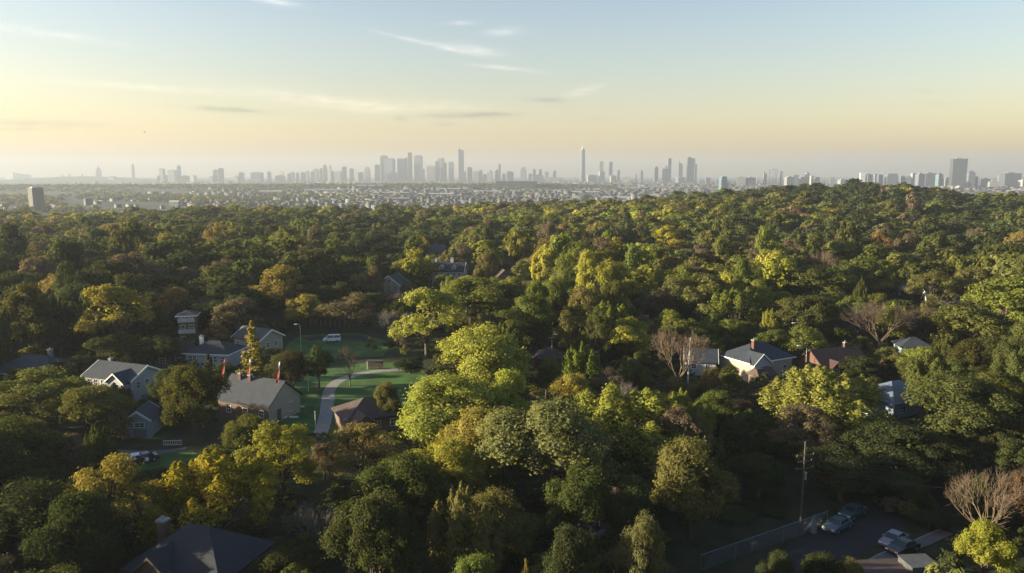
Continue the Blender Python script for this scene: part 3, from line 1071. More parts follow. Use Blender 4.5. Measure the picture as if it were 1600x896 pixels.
def house(name, label, cat, x, y, rz, w, d, h, roof, rh, wall, roofm, wins=(), chimneys=(), over=0.5, door=None, trim=True, cross=None, extra=None, rad=None, group=None):
    """walls w x d x h, roof: 'hip', 'gable' (ridge along x), 'gabley' (ridge along y)"""
    root = thing(name, label, cat, (x, y, float(ground_z(x, y))), rz, group)
    FOOT.append((x, y, rad or max(w, d) * 0.55))
    a, b = w / 2, d / 2
    mb = MB().box(-a, a, -b, b, -0.5, h)
    if roof == "gable":
        mb.prism([(-b, h), (b, h), (0, h + rh)], -a, a, axis="x")
    if roof == "gabley":
        mb.prism([(-a, h), (a, h), (0, h + rh)], -b, b)
    mb.build("wall", M[wall], root)
    o = over
    t = 0.20
    rb = MB()
    if roof == "hip":
        s = rh / (min(a, b))
        e = min(a, b)
        z0 = h - o * s * 0.6 + 0.04
        ax, ay = a + o, b + o
        rx = max(0.05, a - e); ry = max(0.05, b - e)
        V = [(-ax, -ay, z0), (ax, -ay, z0), (ax, ay, z0), (-ax, ay, z0), (-ax, -ay, z0 + t), (ax, -ay, z0 + t), (ax, ay, z0 + t), (-ax, ay, z0 + t)]
        if a >= b:
            V += [(-rx, 0, h + rh), (rx, 0, h + rh)]
            Fs = [(3, 2, 1, 0), (0, 1, 5, 4), (1, 2, 6, 5), (2, 3, 7, 6), (3, 0, 4, 7), (4, 5, 9, 8), (5, 6, 9), (6, 7, 8, 9), (7, 4, 8)]
        else:
            V += [(0, -ry, h + rh), (0, ry, h + rh)]
            Fs = [(3, 2, 1, 0), (0, 1, 5, 4), (1, 2, 6, 5), (2, 3, 7, 6), (3, 0, 4, 7), (4, 5, 8), (5, 6, 9, 8), (6, 7, 9), (7, 4, 8, 9)]
        rb.add(V, Fs)
    elif roof in ("gable", "gabley"):
        e = b if roof == "gable" else a
        s = rh / e
        l = (a if roof == "gable" else b) + o
        prof = [(-e - o, h - o * s + 0.03), (0, h + rh + 0.03), (e + o, h - o * s + 0.03), (e + o, h - o * s + 0.03 + t), (0, h + rh + 0.03 + t), (-e - o, h - o * s + 0.03 + t)]
        rb.prism(prof, -l, l, axis="x" if roof == "gable" else "y")
    else:
        rb.box(-a - o, a + o, -b - o, b + o, h, h + 0.35)
    ro = rb.build("roof", M[roofm], root)
    if trim and roof in ("gable", "gabley"):
        e = b if roof == "gable" else a
        s = rh / e
        l = (a if roof == "gable" else b) + o
        for sd in (-1, 1):
            tb = MB()
            prof = [(-e - o, h - o * s - .12), (0, h + rh - .12), (e + o, h - o * s - .12), (e + o, h - o * s + .26), (0, h + rh + .26), (-e - o, h - o * s + .26)]
            p0, p1 = (l + .003, l + .09)
            tb.prism(prof, sd * p0, sd * p1, axis="x" if roof == "gable" else "y")
            tb.build("gable_trim", M["trim"], root)
    if trim and roof == "hip":
        z0 = h - o * (rh / min(a, b)) * 0.6 + 0.04
        tb = MB()
        ax, ay = a + o, b + o
        tb.box(-ax - .07, ax + .07, -ay - .07, -ay - .003, z0 - .05, z0 + t - .02).box(ax + .003, ax + .07, -ay, ay, z0 - .05, z0 + t - .02).box(-ax - .07, -ax - .003, -ay, ay, z0 - .05, z0 + t - .02)
        tb.build("gutter", M["trim"], root)
    for (cx, cy, cz0, cz1, cw, cm) in chimneys:
        c = MB().box(cx - cw / 2, cx + cw / 2, cy - cw / 2, cy + cw / 2, cz0, cz1).build("chimney", M[cm], ro)
        MB().box(cx - cw / 2 - .09, cx + cw / 2 + .09, cy - cw / 2 - .09, cy + cw / 2 + .09, cz1 + .002, cz1 + .2).build("chimney_cap", M["trim"] if cm != "brick" else M["concrete"], c) if False else None
        MB().box(cx - cw / 2 - .09, cx + cw / 2 + .09, cy - cw / 2 - .09, cy + cw / 2 + .09, cz1 + .002, cz1 + .2).tube((cx, cy, cz1 + .2), (cx, cy, cz1 + .55), .14, .12, 8).build("chimney_cap", M["concrete"], root)
    for (face, u, z, ww, hh) in wins:
        if face == "f":
            window(root, u, -b - 0.001, z, ww, hh, "f")
        elif face == "r":
            window(root, a + 0.001, u, z, ww, hh, "r")
        elif face == "l":
            window(root, -a - 0.001, u, z, ww, hh, "l")
    if door:
        face, u, dw, dh, dm = door
        rot, lx, ly = {"f": (0, u, -b - .002), "r": (math.pi / 2, a + .002, u)}[face]
        do = MB().box(-dw / 2, dw / 2, -.06, 0, 0.02, dh).build("door", M[dm], root, (lx, ly, 0), (0, 0, rot))
        MB().box(dw / 2 - .2, dw / 2 - .12, -.11, -.061, dh * .45, dh * .5).build("handle", M["metal"], do)
    if cross:                                       # a gabled bay coming forward
        cxx, cw_, cd, ch, crh, cm, crm = cross
        MB().box(cxx - cw_ / 2, cxx + cw_ / 2, -b - cd, -b - .002, -.5, ch).prism([(cxx - cw_ / 2, ch), (cxx + cw_ / 2, ch), (cxx, ch + crh)], -b - cd, -b + .3).build("bay", M[cm], root)
        s = crh / (cw_ / 2)
        pr = [(cxx - cw_ / 2 - .35, ch - .35 * s + .03), (cxx, ch + crh + .03), (cxx + cw_ / 2 + .35, ch - .35 * s + .03), (cxx + cw_ / 2 + .35, ch - .35 * s + .22), (cxx, ch + crh + .22), (cxx - cw_ / 2 - .35, ch - .35 * s + .22)]
        MB().prism(pr, -b - cd - .35, -b + min(b, 3.0)).build("bay_roof", M[crm], root)
        pr = [(p, q + (-.06 if i < 3 else .05)) for i, (p, q) in enumerate(pr)]
        MB().prism(pr, -b - cd - .44, -b - cd - .353).build("gable_trim", M["trim" if trim else "timber"], root)
        window(root, cxx, -b - cd - .001, ch * .55, min(1.1, cw_ * .35), 1.2, "f")
    if extra:
        extra(root)
    return root


def row(face, us, z, w, h):
    return [(face, u, z, w, h) for u in us]


def build_houses():
    def place(px, py, D=None):
        g = ground_at(px, py) if D is None else at_dist(px, py, D)
        return g.x, g.y

    def landmark(px, py, D, phrase):
        LAND.append((px, py, D, phrase))

    # --- west side
    x, y = place(62, 598); house("house", "low house with a dark grey hipped roof behind the broad olive tree", "house", x, y, R(-14), 15.5, 10, 3.2, "hip", 3.0, "grey_wall", "slate",
          row("f", (-5, -2, 2, 5), 1.0, 1.2, 1.3), [(2.5, 1, 4.6, 7.2, .8, "grey_wall")]); landmark(62, 560, y, "the low dark grey hipped roof")
    x, y = place(196, 617); house("house", "pale two storey house with white gabled porch and slate roof", "house", x, y, R(-20), 12.0, 8.0, 4.6, "gable", 2.0, "white_wall", "slate",
          row("f", (-4.9, -3.2, -1.3, .5), 2.7, .95, 1.3) + row("f", (-4.5, -1.5), .7, 1.0, 1.3) + row("r", (-2.2, 0, 2.2), 2.6, .9, 1.3), [(-4.4, 1.0, 5.4, 6.9, .6, "grey_wall")],
          cross=(3.4, 4.4, 1.4, 4.3, 1.7, "white_wall", "slate")); landmark(198, 590, y, "the pale two storey house")
    x, y = place(226, 676); house("garage", "small blue grey gabled garage with white verge trim under the dense dark tree", "garage", x, y, R(6), 4.2, 5.4, 3.1, "gabley", 1.5, "blue_wall", "slate",
          [("f", -1.2, 1.9, .7, .7), ("f", .3, 1.9, 1.5, .7)], door=("f", .3, 2.2, 1.5, "grey_wall"), over=.3); landmark(226, 655, y, "the small blue grey garage")
    x, y = place(338, 570); house("house", "white house with dark hipped roof and white round-topped chimney", "house", x, y, R(-9), 10.5, 8, 3.6, "hip", 2.3, "white_wall", "dark_roof",
          row("f", (-4, -3.0, .2, 1.2, 2.2, 4.0), 1.7, .8, 1.3), [(-3.4, 0, 4.6, 6.7, .75, "trim")]); landmark(338, 548, y, "the white house with a white chimney")
    x, y = place(405, 553); house("house", "beige house end with grey gabled roof behind the sunlit pine", "house", x, y, R(-30), 9, 7.5, 4.6, "gable", 2.0, "cream_wall", "grey_roof", row("f", (-3, 0, 3), 2.4, 1, 1.2) + row("r", (-1, 1.5), 2.4, .9, 1.2)); landmark(405, 530, y, "the beige gabled house")
    x, y = place(262, 568); house("house", "low dim house with dark gabled roof between the pale and the white house", "house", x, y, R(10), 12, 8, 2.9, "gable", 2.2, "brown_wall", "dark_roof", row("f", (-3.5, 0, 3.5), 1, 1.2, 1.2), trim=False); landmark(262, 548, y, "the low dim house")
    def balconies(root):
        for k in range(3):
            MB().box(-2.0, 2.0, -3.3, -2.22, 1.9 + 2.9 * k, 2.05 + 2.9 * k).box(-2.0, 2.0, -3.32, -3.24, 2.05 + 2.9 * k, 2.95 + 2.9 * k).build("balcony", M["pale_roof"], root)
    x, y = place(297, 546); house("apartment_house", "narrow dim apartment house with stacked balconies behind the low dim house", "apartment house", x, y, R(14), 4.2, 4.4, 9.2, "hip", 1.1, "brown_wall", "slate",
          row("f", (-1.0, 1.0), 5.3, .9, 1.5) + row("f", (-1.0, 1.0), 8.1, .9, 1.1) + row("f", (-1.0, 1.0), 2.4, .9, 1.5), extra=balconies); landmark(297, 508, y, "the narrow dim apartment house")
    x, y = place(398, 655); house("hall", "large hall with slate gabled roof, beige gable wall and two small chimneys", "hall", x, y + 3, R(-24), 12.0, 8.5, 3.6, "gable", 3.4, "brown_wall", "slate",
          row("f", (-3.5, .5, 4.3), 1.2, 1.0, 1.2) + [("r", 1.6, 1.0, 1.0, 1.7)], [(-3.7, -.7, 5.6, 7.6, .6, "brick"), (-1.3, -.7, 5.6, 7.5, .6, "brick")], door=("r", -1.6, 1.1, 2.2, "timber"), trim=False,
          extra=lambda r: MB().box(6.003, 6.06, -4.25, 4.25, -.4, 3.6).prism([(-4.25, 3.6), (4.25, 3.6), (0, 6.9)], 6.003, 6.06, axis="x").build("gable_wall", M["cream_wall"], r)); landmark(398, 620, y, "the slate roofed hall")
    x, y = place(575, 672); house("house", "brown tiled bungalow with a hipped roof and stepped wing beside the path", "house", x, y + 2, R(28), 10.5, 8.5, 2.9, "hip", 2.6, "brown_wall", "brown_roof", row("f", (-3, 0, 3), 1, 1.1, 1.2), trim=False,
          cross=(-2.8, 4.2, 2.4, 2.6, 1.5, "brown_wall", "brown_roof")); landmark(575, 640, y, "the brown tiled bungalow")
    # --- middle
    def half_timber(root):
        b = MB()
        for u in (-4.4, -2.2, 0, 2.2, 4.4):
            b.box(u - .09, u + .09, -3.79, -3.752, 2.7, 5.4)
        b.box(-4.5, 4.5, -3.795, -3.753, 2.6, 2.78)
        b.build("timber_frame", M["timber"], root)
    x, y = place(615, 466, None); house("house", "half timbered house with white gable and dark roof in the wood", "house", x, y, R(-16), 8.8, 7.5, 5.4, "gabley", 3.2, "cream_wall", "dark_roof",
          row("f", (-2.6, 2.6), 3.4, 1.2, 1.4) + row("f", (-2.6, 0, 2.6), .9, 1.2, 1.3) + [("f", 0, 6.0, 1.1, 1.2)], extra=half_timber, cross=None); landmark(615, 437, y, "the half timbered house")
    def dormers(root):
        for u in (-2.6, 2.4):
            dm = MB().box(u - .9, u + .9, -3.6, -1.0, 6.6, 8.0).prism([(u - 1.1, 8.0), (u + 1.1, 8.0), (u, 8.7)], -3.75, -.6).build("dormer", M["white_wall"], root)
            window(dm, u, -3.6 - .001, 6.9, 1.0, 1.0, "f")
    x, y = place(703, 446); house("mansion", "white mansion with steep dark roof, tall chimney and dormers above the woods", "house", x, y, R(-8), 12.6, 8, 6.4, "gable", 3.0, "white_wall", "dark_roof",
          row("f", (-4.8, -2.4, .2, 2.6, 4.8), 3.9, 1.1, 1.6) + row("f", (-4.8, -2.4, 0, 2.6, 4.8), .7, 1.1, 1.4), [(1.0, .3, 8.6, 11.0, 1.2, "white_wall"), (-5.6, .2, 8.4, 10.7, .9, "white_wall")], extra=dormers); landmark(703, 425, y, "the white mansion")
    x, y = place(786, 456); house("house", "dim brown house half hidden beyond the white mansion", "house", x, y, R(12), 8, 7, 5.0, "gabley", 3.6, "brown_wall", "brown_roof", row("f", (-2, 2), 3, 1.1, 1.3), trim=False); landmark(786, 430, y, "the dim brown house")
    x, y = place(506, 452); house("house", "low house showing a plain grey roof behind the golden trees", "house", x, y, R(25), 9, 7.5, 3, "hip", 2.6, "grey_wall", "grey_roof", row("f", (-2, 2), 1, 1.1, 1.2), trim=False); landmark(506, 437, y, "the plain grey roof")
    x, y = place(684, 403); house("house", "far house with hazy pale grey roof above the white mansion", "house", x, y, R(-20), 9, 7, 3.5, "gable", 3.4, "brown_wall", "grey_roof", row("f", (-3, 3), 1, 1.2, 1.2), trim=False); landmark(684, 388, y, "the hazy pale grey roof")
    x, y = place(858, 574); house("cottage", "small cottage with a brown hipped roof among the trees", "house", x, y, R(8), 7.5, 6.5, 2.8, "hip", 2.0, "brown_wall", "brown_roof", row("f", (-2, 1.6), 1, 1, 1.1), trim=False); landmark(858, 548, y, "the brown roofed cottage")
    # --- east side
    def porch(root):
        MB().box(-7.4, -2.6, -8.2, -5.1, 0, 2.2).build("porch", M["brown_wall"], root)
        MB().frustum(-5.0, -6.65, 2.2, 3.6, 2.9, 2.0, 2.2, .5).build("porch_roof", M["brown_roof"], root)
        window(root, -5.8, -8.201, .7, 1.8, 1.1, "f")
    x, y = place(1187, 590); house("house", "white house with grey hipped roof and orange brick chimney", "house", x, y + 3, R(28), 13.0, 9.0, 4.3, "hip", 3.0, "cream_wall", "slate",
          row("f", (-1.2, 4.2), 1.0, 1.0, 1.7) + row("r", (-2, 2), 1.0, 1.1, 1.3), [(-2.4, -1.4, 5.4, 8.3, .75, "brick")], cross=(-4.0, 4.8, 1.2, 4.2, 1.9, "white_wall", "slate"), extra=porch); landmark(1187, 560, y, "the white house with brick chimney")
    x, y = place(1094, 582); house("cottage", "small white cottage with dark roof behind the sandy leafless tree", "house", x, y, R(-12), 6.5, 6, 3.4, "gable", 2.0, "white_wall", "slate", row("f", (-1.5, 1.5), 1.6, .9, 1.1)); landmark(1094, 562, y, "the small white cottage")
    x, y = place(1306, 590); house("house", "red brick house with dark red roof and one white framed window", "house", x, y + 2, R(18), 12, 8.5, 3.2, "gable", 2.9, "brick", "red_roof", row("f", (-4.2, -1.6), 1.0, 1.0, 1.5) + [("l", 0, 1, 1.1, 1.5)], [(3, 0, 5.4, 7.2, .6, "brick")], trim=False,
          cross=(-3.2, 3.2, .8, 3.0, 1.4, "brick", "red_roof")); landmark(1306, 560, y, "the red brick house")
    x, y = place(1408, 646); house("house", "bungalow with smooth blue grey roof and a pale flat end", "house", x, y + 3, R(24), 11, 9, 2.8, "hip", 2.8, "blue_wall", "blue_roof", row("f", (-3, 3), .9, 1.1, 1.2), trim=False,
          extra=lambda r: MB().box(-8.6, -5.6, -1.5, 4.2, -.3, 4.3).build("flat_wing", M["white_wall"], r)); landmark(1408, 610, y, "the blue grey roof")
    x, y = place(1425, 556); house("house", "little blue grey house beside the large brown leafless tree", "house", x, y, R(-10), 7, 6, 2.8, "hip", 2.0, "blue_wall", "slate", trim=False); landmark(1425, 540, y, "the little blue grey house")
    for (px, py, w_, rz, wl, rf, lab) in ((1428, 462, 9, 30, "white_wall", "slate", "white gabled house at the near end of the pale row on the slope"),
                                      (1474, 486, 11, -18, "grey_wall", "slate", "wide pale house with slate roof, lowest of the row on the slope"),
                                      (1490, 470, 9, 12, "white_wall", "slate", "white house with slate roof just behind the wide pale one"),
                                      (1518, 452, 12, -8, "blue_wall", "slate", "long dim house with slate roof highest in the row on the slope")):
        x, y = place(px, py); house("house", lab, "house", x, y, R(rz), w_, 7.5, 3.6, "gable", 2.6, wl, rf, row("f", (-2.6, 0, 2.6), 1.3, 1.1, 1.3))
    landmark(1460, 460, 240, "the row of pale roofs")
    x, y = place(1121, 421); house("house", "distant little pale roof peeping from the woods", "house", x, y, R(15), 9, 7, 3.5, "gable", 2.5, "white_wall", "pale_roof", trim=False); landmark(1121, 410, y, "the distant little pale roof")
    # --- nearest roofs
    p = at_dist(312, 850, 75); house("house", "nearest house with black hipped roof and brick chimney at the bottom edge", "house", p.x, p.y, R(-16), 11, 8.5, 5.2, "hip", 3.4, "brown_wall", "dark_roof", row("f", (-4, -1, 2, 5), 2.9, 1.1, 1.4),
          [(-5.2, .8, 5.0, 8.0, .9, "brick")], trim=False, cross=(-1.8, 4.5, .8, 5.2, 2.0, "brown_wall", "dark_roof")); landmark(305, 850, p.y, "the nearest black hipped roof")
    p = at_dist(965, 772, 92); house("house", "shaded house with dark brown roof behind the small airy tree", "house", p.x, p.y, R(-25), 6.5, 5.5, 2.6, "gable", 2.6, "brown_wall", "brown_roof", row("f", (-2, 2), 1, 1, 1.2), trim=False, rad=4.5); landmark(972, 795, p.y, "the shaded dark brown roof")
    p = at_dist(1400, 880, 74); house("garage", "flat brown roofed garage with a roof hatch at the bottom edge below the parked cars", "garage", p.x, p.y - 1, R(5), 11, 8, 3.2, "flat", 0, "brown_wall", "brown_roof", row("f", (-3, 3), 1, 1, 1.2), over=.3,
          extra=lambda r: MB().box(2.0, 5.0, 1.0, 3.6, 3.56, 4.2).box(1.9, 5.1, .9, 3.7, 4.2, 4.28).build("roof_hatch", M["grey_roof"], r)); landmark(1400, 880, p.y, "the flat brown garage roof")


# ------------------------------------------------------------------ park furniture, cars, poles
def make_car(name, label, paintm, loc, rz, kind="sedan"):
    root = thing(name, label, "car" if name != "parked_van" else "van", loc, rz)
    if kind == "van":
        prof = [(-2.3, .32), (-2.36, .7), (-2.25, 1.0), (-1.55, 1.15), (2.25, 1.2), (2.32, .8), (2.28, .32)]
        cab = [(-1.55, 1.13), (-0.85, 1.86), (2.0, 1.9), (2.22, 1.18)]
    else:
        prof = [(-2.16, .3), (-2.22, .58), (-2.1, .84), (-0.98, .98), (1.35, 1.0), (2.12, .93), (2.22, .62), (2.16, .3)]
        cab = [(-1.0, .96), (-0.32, 1.40), (0.85, 1.43), (1.55, .98)]
    MB().prism(prof, -.89, .89).build("body", paintm, root, bevel=.06, smooth=False)
    (x0, z0), (x1, z1), (x2, z2), (x3, z3) = cab
    hb, ht = .80, .66
    V = [(x0, -hb, z0), (x3, -hb, z3), (x3, hb, z3), (x0, hb, z0), (x1, -ht, z1), (x2, -ht, z2), (x2, ht, z2), (x1, ht, z1)]
    Fs = [(3, 2, 1, 0), (4, 5, 6, 7), (0, 1, 5, 4), (1, 2, 6, 5), (2, 3, 7, 6), (3, 0, 4, 7)]
    MB().add(V, Fs).build("window_glass", M["glass"], root, bevel=.03)
    MB().box(x1 - .02, x2 + .02, -ht - .02, ht + .02, z1 - .01, z1 + .07).build("roof", paintm, root, bevel=.03)
    pl = MB()
    for s in (-1, 1):
        for (p, q) in (((x0, hb, z0), (x1, ht, z1)), ((x3, hb, z3), (x2, ht, z2)), (((x0 + x3) / 2, hb, z0), ((x1 + x2) / 2, ht, z1))):
            pl.tube((p[0], s * p[1], p[2]), (q[0], s * q[1], q[2] + .02), .045, .045, 6)
    pl.build("pillar", paintm, root)
    for sx in (-1.38, 1.38):
        for sy in (-1, 1):
            wo = MB().tube((0, -.11, 0), (0, .11, 0), .33, .33, 18).build("wheel", M["tyre"], root, (sx, sy * .83, .33))
            MB().tube((0, sy * .112, 0), (0, sy * .125, 0), .21, .19, 14).build("rim", M["rim"], wo)
    for s in (-1, 1):
        MB().box(-2.27, -2.2, s * .62 - .17, s * .62 + .17, .62, .76).build("headlight", M["lamp_lens"], root)
        MB().box(2.2, 2.27, s * .64 - .15, s * .64 + .15, .66, .8).build("taillight", M["red_lens"], root)
        MB().box(-.85, -.62, s * .9 - .02 if s > 0 else s * .9 - .16, s * .9 + .16 if s > 0 else s * .9 + .02, .98, 1.1).build("mirror", paintm, root)
    return root


def make_lamp(label, px, py_base, h, arm, side, cat="street lamp"):
    g = ground_at(px, py_base)
    root = thing("street_lamp", label, cat, g)
    MB().tube((0, 0, -.2), (0, 0, .5), .14, .11, 10).tube((0, 0, .5), (0, 0, h - .9), .085, .06, 10).build("pole", M["metal"], root)
    a = MB()
    pts = [Vector((side * arm * (1 - math.cos(t)) * .62, 0, h - .9 + .9 * math.sin(t))) for t in np.linspace(0, 1.9, 9)]
    for i in range(8):
        a.tube(pts[i], pts[i + 1], .05, .045, 8)
    a.build("arm", M["metal"], root)
    e = pts[-1]
    hd = MB().box(e.x - .1 if side > 0 else e.x - .65, e.x + .65 if side > 0 else e.x + .1, -.13, .13, e.z - .12, e.z + .04).build("lamp_head", M["trim"], root, bevel=.03)
    MB().box(e.x - .02 if side > 0 else e.x - .55, e.x + .55 if side > 0 else e.x + .02, -.1, .1, e.z - .15, e.z - .125).build("lens", M["lamp_lens"], hd)
    FOOT.append((g.x, g.y, 0.5))
    return root


def make_person(label, px, py, shirt, trousers, rz):
    g = ground_at(px, py)
    V = [(0, 0, .95), (0, 0, 1.15), (0, 0, 1.38), (0, -.01, 1.50), (0, -.02, 1.60), (0, -.02, 1.70),
         (.19, 0, 1.40), (.25, .02, 1.12), (.24, -.10, .88), (.245, -.13, .80), (-.19, 0, 1.40), (-.25, .02, 1.12), (-.24, -.08, .88), (-.245, -.11, .80),
         (.10, 0, .88), (.11, -.02, .48), (.12, .02, .09), (.12, -.14, .04), (-.10, 0, .88), (-.12, .03, .48), (-.13, .10, .09), (-.13, -.06, .04)]
    E = [(0, 1), (1, 2), (2, 3), (3, 4), (4, 5), (2, 6), (6, 7), (7, 8), (8, 9), (2, 10), (10, 11), (11, 12), (12, 13), (0, 14), (14, 15), (15, 16), (16, 17), (0, 18), (18, 19), (19, 20), (20, 21)]
    RR = [.15, .14, .16, .06, .10, .09, .07, .05, .038, .035, .07, .05, .038, .035, .095, .065, .045, .04, .095, .065, .045, .04]
    me = bpy.data.meshes.new("person")
    me.from_pydata(V, E, [])
    o = link("person", me, None, g, (0, 0, rz))
    sk = o.modifiers.new("skin", "SKIN"); sk.use_smooth_shade = True
    for i, v in enumerate(me.skin_vertices[0].data):
        v.radius = (RR[i], RR[i] * .8)
        v.use_root = i == 0
    o.modifiers.new("sub", "SUBSURF").render_levels = 1
    m, t = nt_new("clothes")
    N, L = t.nodes, t.links
    out = N.new("ShaderNodeOutputMaterial"); b = N.new("ShaderNodeBsdfPrincipled"); b.inputs["Roughness"].default_value = .85
    tc = N.new("ShaderNodeTexCoord"); sx = N.new("ShaderNodeSeparateXYZ"); L.new(tc.outputs["Object"], sx.inputs[0])
    dv = N.new("ShaderNodeMath"); dv.operation = "DIVIDE"; dv.inputs[1].default_value = 1.8; L.new(sx.outputs["Z"], dv.inputs[0])
    cr = N.new("ShaderNodeValToRGB"); cr.color_ramp.interpolation = "CONSTANT"
    el = cr.color_ramp.elements
    el[0].position = 0; el[0].color = (.03, .028, .026, 1)
    el[1].position = .06; el[1].color = (*trousers, 1)
    for p, c in ((.52, shirt), (.82, (.42, .25, .18)), (.93, (.05, .035, .025))):
        e = el.new(p); e.color = (*c, 1)
    L.new(dv.outputs[0], cr.inputs["Fac"]); L.new(cr.outputs[0], b.inputs["Base Color"]); L.new(b.outputs[0], out.inputs[0])
    me.materials.append(m)
    return tag(o, label, "person")


def build_street():
    # ---- grass, paths, street
    sheet("lawn", [ground_at(*p) for p in ((425, 668), (432, 640), (452, 600), (480, 584), (515, 574), (580, 566), (655, 568), (668, 590), (640, 640), (585, 690), (520, 720), (440, 712))], .004, M["lawn"])
    sheet("meadow", [ground_at(*p) for p in ((440, 560), (448, 538), (470, 524), (560, 520), (610, 535), (600, 556), (520, 562))], .004, M["lawn"])
    sheet("grass_plot", [ground_at(*p) for p in ((185, 712), (240, 704), (300, 703), (320, 722), (300, 752), (200, 756))], .004, M["lawn"])
    ribbon("path", [ground_at(*p) for p in ((478, 712), (500, 678), (509, 650), (512, 625), (516, 608), (528, 596), (552, 587), (590, 580), (640, 577))], 2.5, .012, M["concrete"])
    ribbon("driveway", [ground_at(*p) for p in ((478, 531), (500, 528), (540, 527), (580, 531))], 5.0, .008, M["asphalt"])
    ribbon("lane", [ground_at(*p) for p in ((150, 704), (190, 706), (240, 707), (290, 702))], 1.7, .012, M["asphalt_pale"])
    ribbon("road", [ground_at(*p) for p in ((1180, 930), (1270, 870), (1340, 830), (1420, 790), (1490, 758))], 6.5, .008, M["asphalt"])
    ribbon("pavement", [ground_at(*p) for p in ((1300, 935), (1370, 880), (1440, 850), (1480, 832))], 1.6, .12, M["asphalt_pale"])
    ribbon("kerb", [ground_at(*p) for p in ((1292, 930), (1360, 875), (1430, 845), (1472, 827))], .2, .13, M["concrete"])
    # white kerbs of the little yard beside the hall
    for (p, q, lab) in (((446, 654), (462, 636), "long pale low kerb running away from the hall wall"), ((459, 636), (475, 637), "short pale low kerb on the lawn farthest from the hall"), ((452, 653), (466, 653), "short pale low kerb on the lawn nearest the hall corner")):
        a, b = ground_at(*p), ground_at(*q)
        d = (b - a); n = Vector((-d.y, d.x, 0)).normalized() * .18
        mb = MB()
        V = [a + n, b + n, b - n, a - n]
        mb.add([(v.x, v.y, 0) for v in V] + [(v.x, v.y, .3) for v in V], [(3, 2, 1, 0), (4, 5, 6, 7), (0, 1, 5, 4), (1, 2, 6, 5), (2, 3, 7, 6), (3, 0, 4, 7)])
        tag(mb.build("low_kerb", M["trim"], None, bevel=.04), lab, "kerb")
    # ---- banners behind the hall
    for (px, py, lab) in ((350, 562, "red feather banner on a slanted pole, farthest from the hall gable"), (390, 561, "red and white feather banner, middle one behind the hall ridge"), (436, 565, "red and white feather banner beside the hall gable wall")):
        D = 142 if px < 420 else 136
        p = at_dist(px, py, D)
        root = thing("feather_banner", lab, "banner", (p.x - 1.0, p.y, 0), 0, "feather banners by the hall")
        lean = 1.15
        MB().tube((0, 0, -.2), (lean, 0, p.z), .06, .03, 8).build("pole", M["white_cloth"], root)
        me = []
        for (t0, t1, mm, nm) in ((.50, .88, "red_cloth", "flag"), (.88, .99, "white_cloth" if px > 360 else "red_cloth", "flag_tip")):
            b = MB()
            n = 6
            V, Fs = [], []
            for i in range(n + 1):
                t = t0 + (t1 - t0) * i / n
                wd = .46 * math.sin(math.pi * min(1, max(.12, (1.0 - t) / .45)) * .5 + .25)
                for s_ in (-.012, .012):
                    V += [(lean * t + .05, s_ + .05 * math.sin(t * 25), p.z * t), (lean * t + .05 - wd - .05, s_ + .05 * math.sin(t * 25 + 1), p.z * t - .1)]
            for i in range(n):
                k = 4 * i
                Fs += [(k, k + 1, k + 5, k + 4), (k + 2, k + 6, k + 7, k + 3), (k, k + 4, k + 6, k + 2), (k + 1, k + 3, k + 7, k + 5)]
            Fs += [(0, 2, 3, 1), (4 * n, 4 * n + 1, 4 * n + 3, 4 * n + 2)]
            b.add(V, Fs).build(nm, M[mm], root)
    # ---- lamps
    make_lamp("tall grey lamp post with curved arm beside the park meadow", 471, 560, 8.6, 1.0, -1, "lamp post")
    make_lamp("upper of two street lamps with curved arms behind the white house", 1248, 570, 10.2, 1.8, -1)
    make_lamp("nearer of two street lamps with curved arms beside the white house", 1258, 592, 7.6, 1.8, -1)
    make_lamp("white headed street lamp behind the brown roofed cottage", 862, 574, 8.0, .8, 1)
    # ---- posts on the lawn
    for (px, py, hh, lab) in ((482, 612, 3.6, "slim white post on the lawn between the hall and the path"), (493, 668, 2.9, "slim white post at the near edge of the lawn beside the path")):
        g = ground_at(px, py)
        tag(MB().tube((0, 0, -.1), (0, 0, hh), .05, .04, 8).lathe([(.001, hh), (.08, hh + .03), (.08, hh + .1), (.001, hh + .14)], 8).build("post", M["trim"], None, g), lab, "post")
    g = ground_at(451, 599)
    tag(MB().lathe([(.5, 0), (.55, .25), (.45, .6), (.1, .75)], 14).build("garden_dome", M["trim"], None, g, smooth=True), "small white rounded cover lying on the lawn behind the hall", "cover")
    g = ground_at(520, 628)
    root = thing("sign_board", "little white sign board beside the curved path", "sign", g, R(10))
    MB().tube((-.25, 0, -.1), (-.25, 0, .8), .03, .03, 6).build("post", M["metal"], root)
    MB().tube((.25, 0, -.1), (.25, 0, .8), .03, .03, 6).build("post", M["metal"], root)
    MB().box(-.45, .45, -.06, -.032, .35, .95).build("board", M["trim"], root)
    # ---- bench shelter by the path
    g = ground_at(586, 577)
    root = thing("bench_shelter", "long dark bench shelter on posts beside the far end of the path", "shelter", g, R(-6))
    MB().box(-1.9, 1.9, -.5, .7, 1.95, 2.1).build("roof", M["dark_metal"], root)
    MB().box(-1.8, 1.8, .55, .62, .3, 1.9).build("back_panel", M["timber"], root)
    MB().box(-1.5, 1.5, -.15, .35, .42, .48).build("seat", M["timber"], root)
    for u in (-1.75, 1.75):
        MB().box(u - .06, u + .06, -.4, -.28, 0, 1.95).build("post", M["trim"] if u < 0 else M["dark_metal"], root)
    for u in (-1.2, 1.2):
        MB().box(u - .04, u + .04, -.1, .3, 0, .418).build("leg", M["dark_metal"], root)
    # ---- dark fence above the parked van
    g = ground_at(520, 511)
    root = thing("board_fence", "dark board fence with pale posts behind the parked van", "fence", g, R(-3))
    MB().box(-3.6, 3.6, -.04, .04, .15, 1.9).build("board_panel", M["timber"], root)
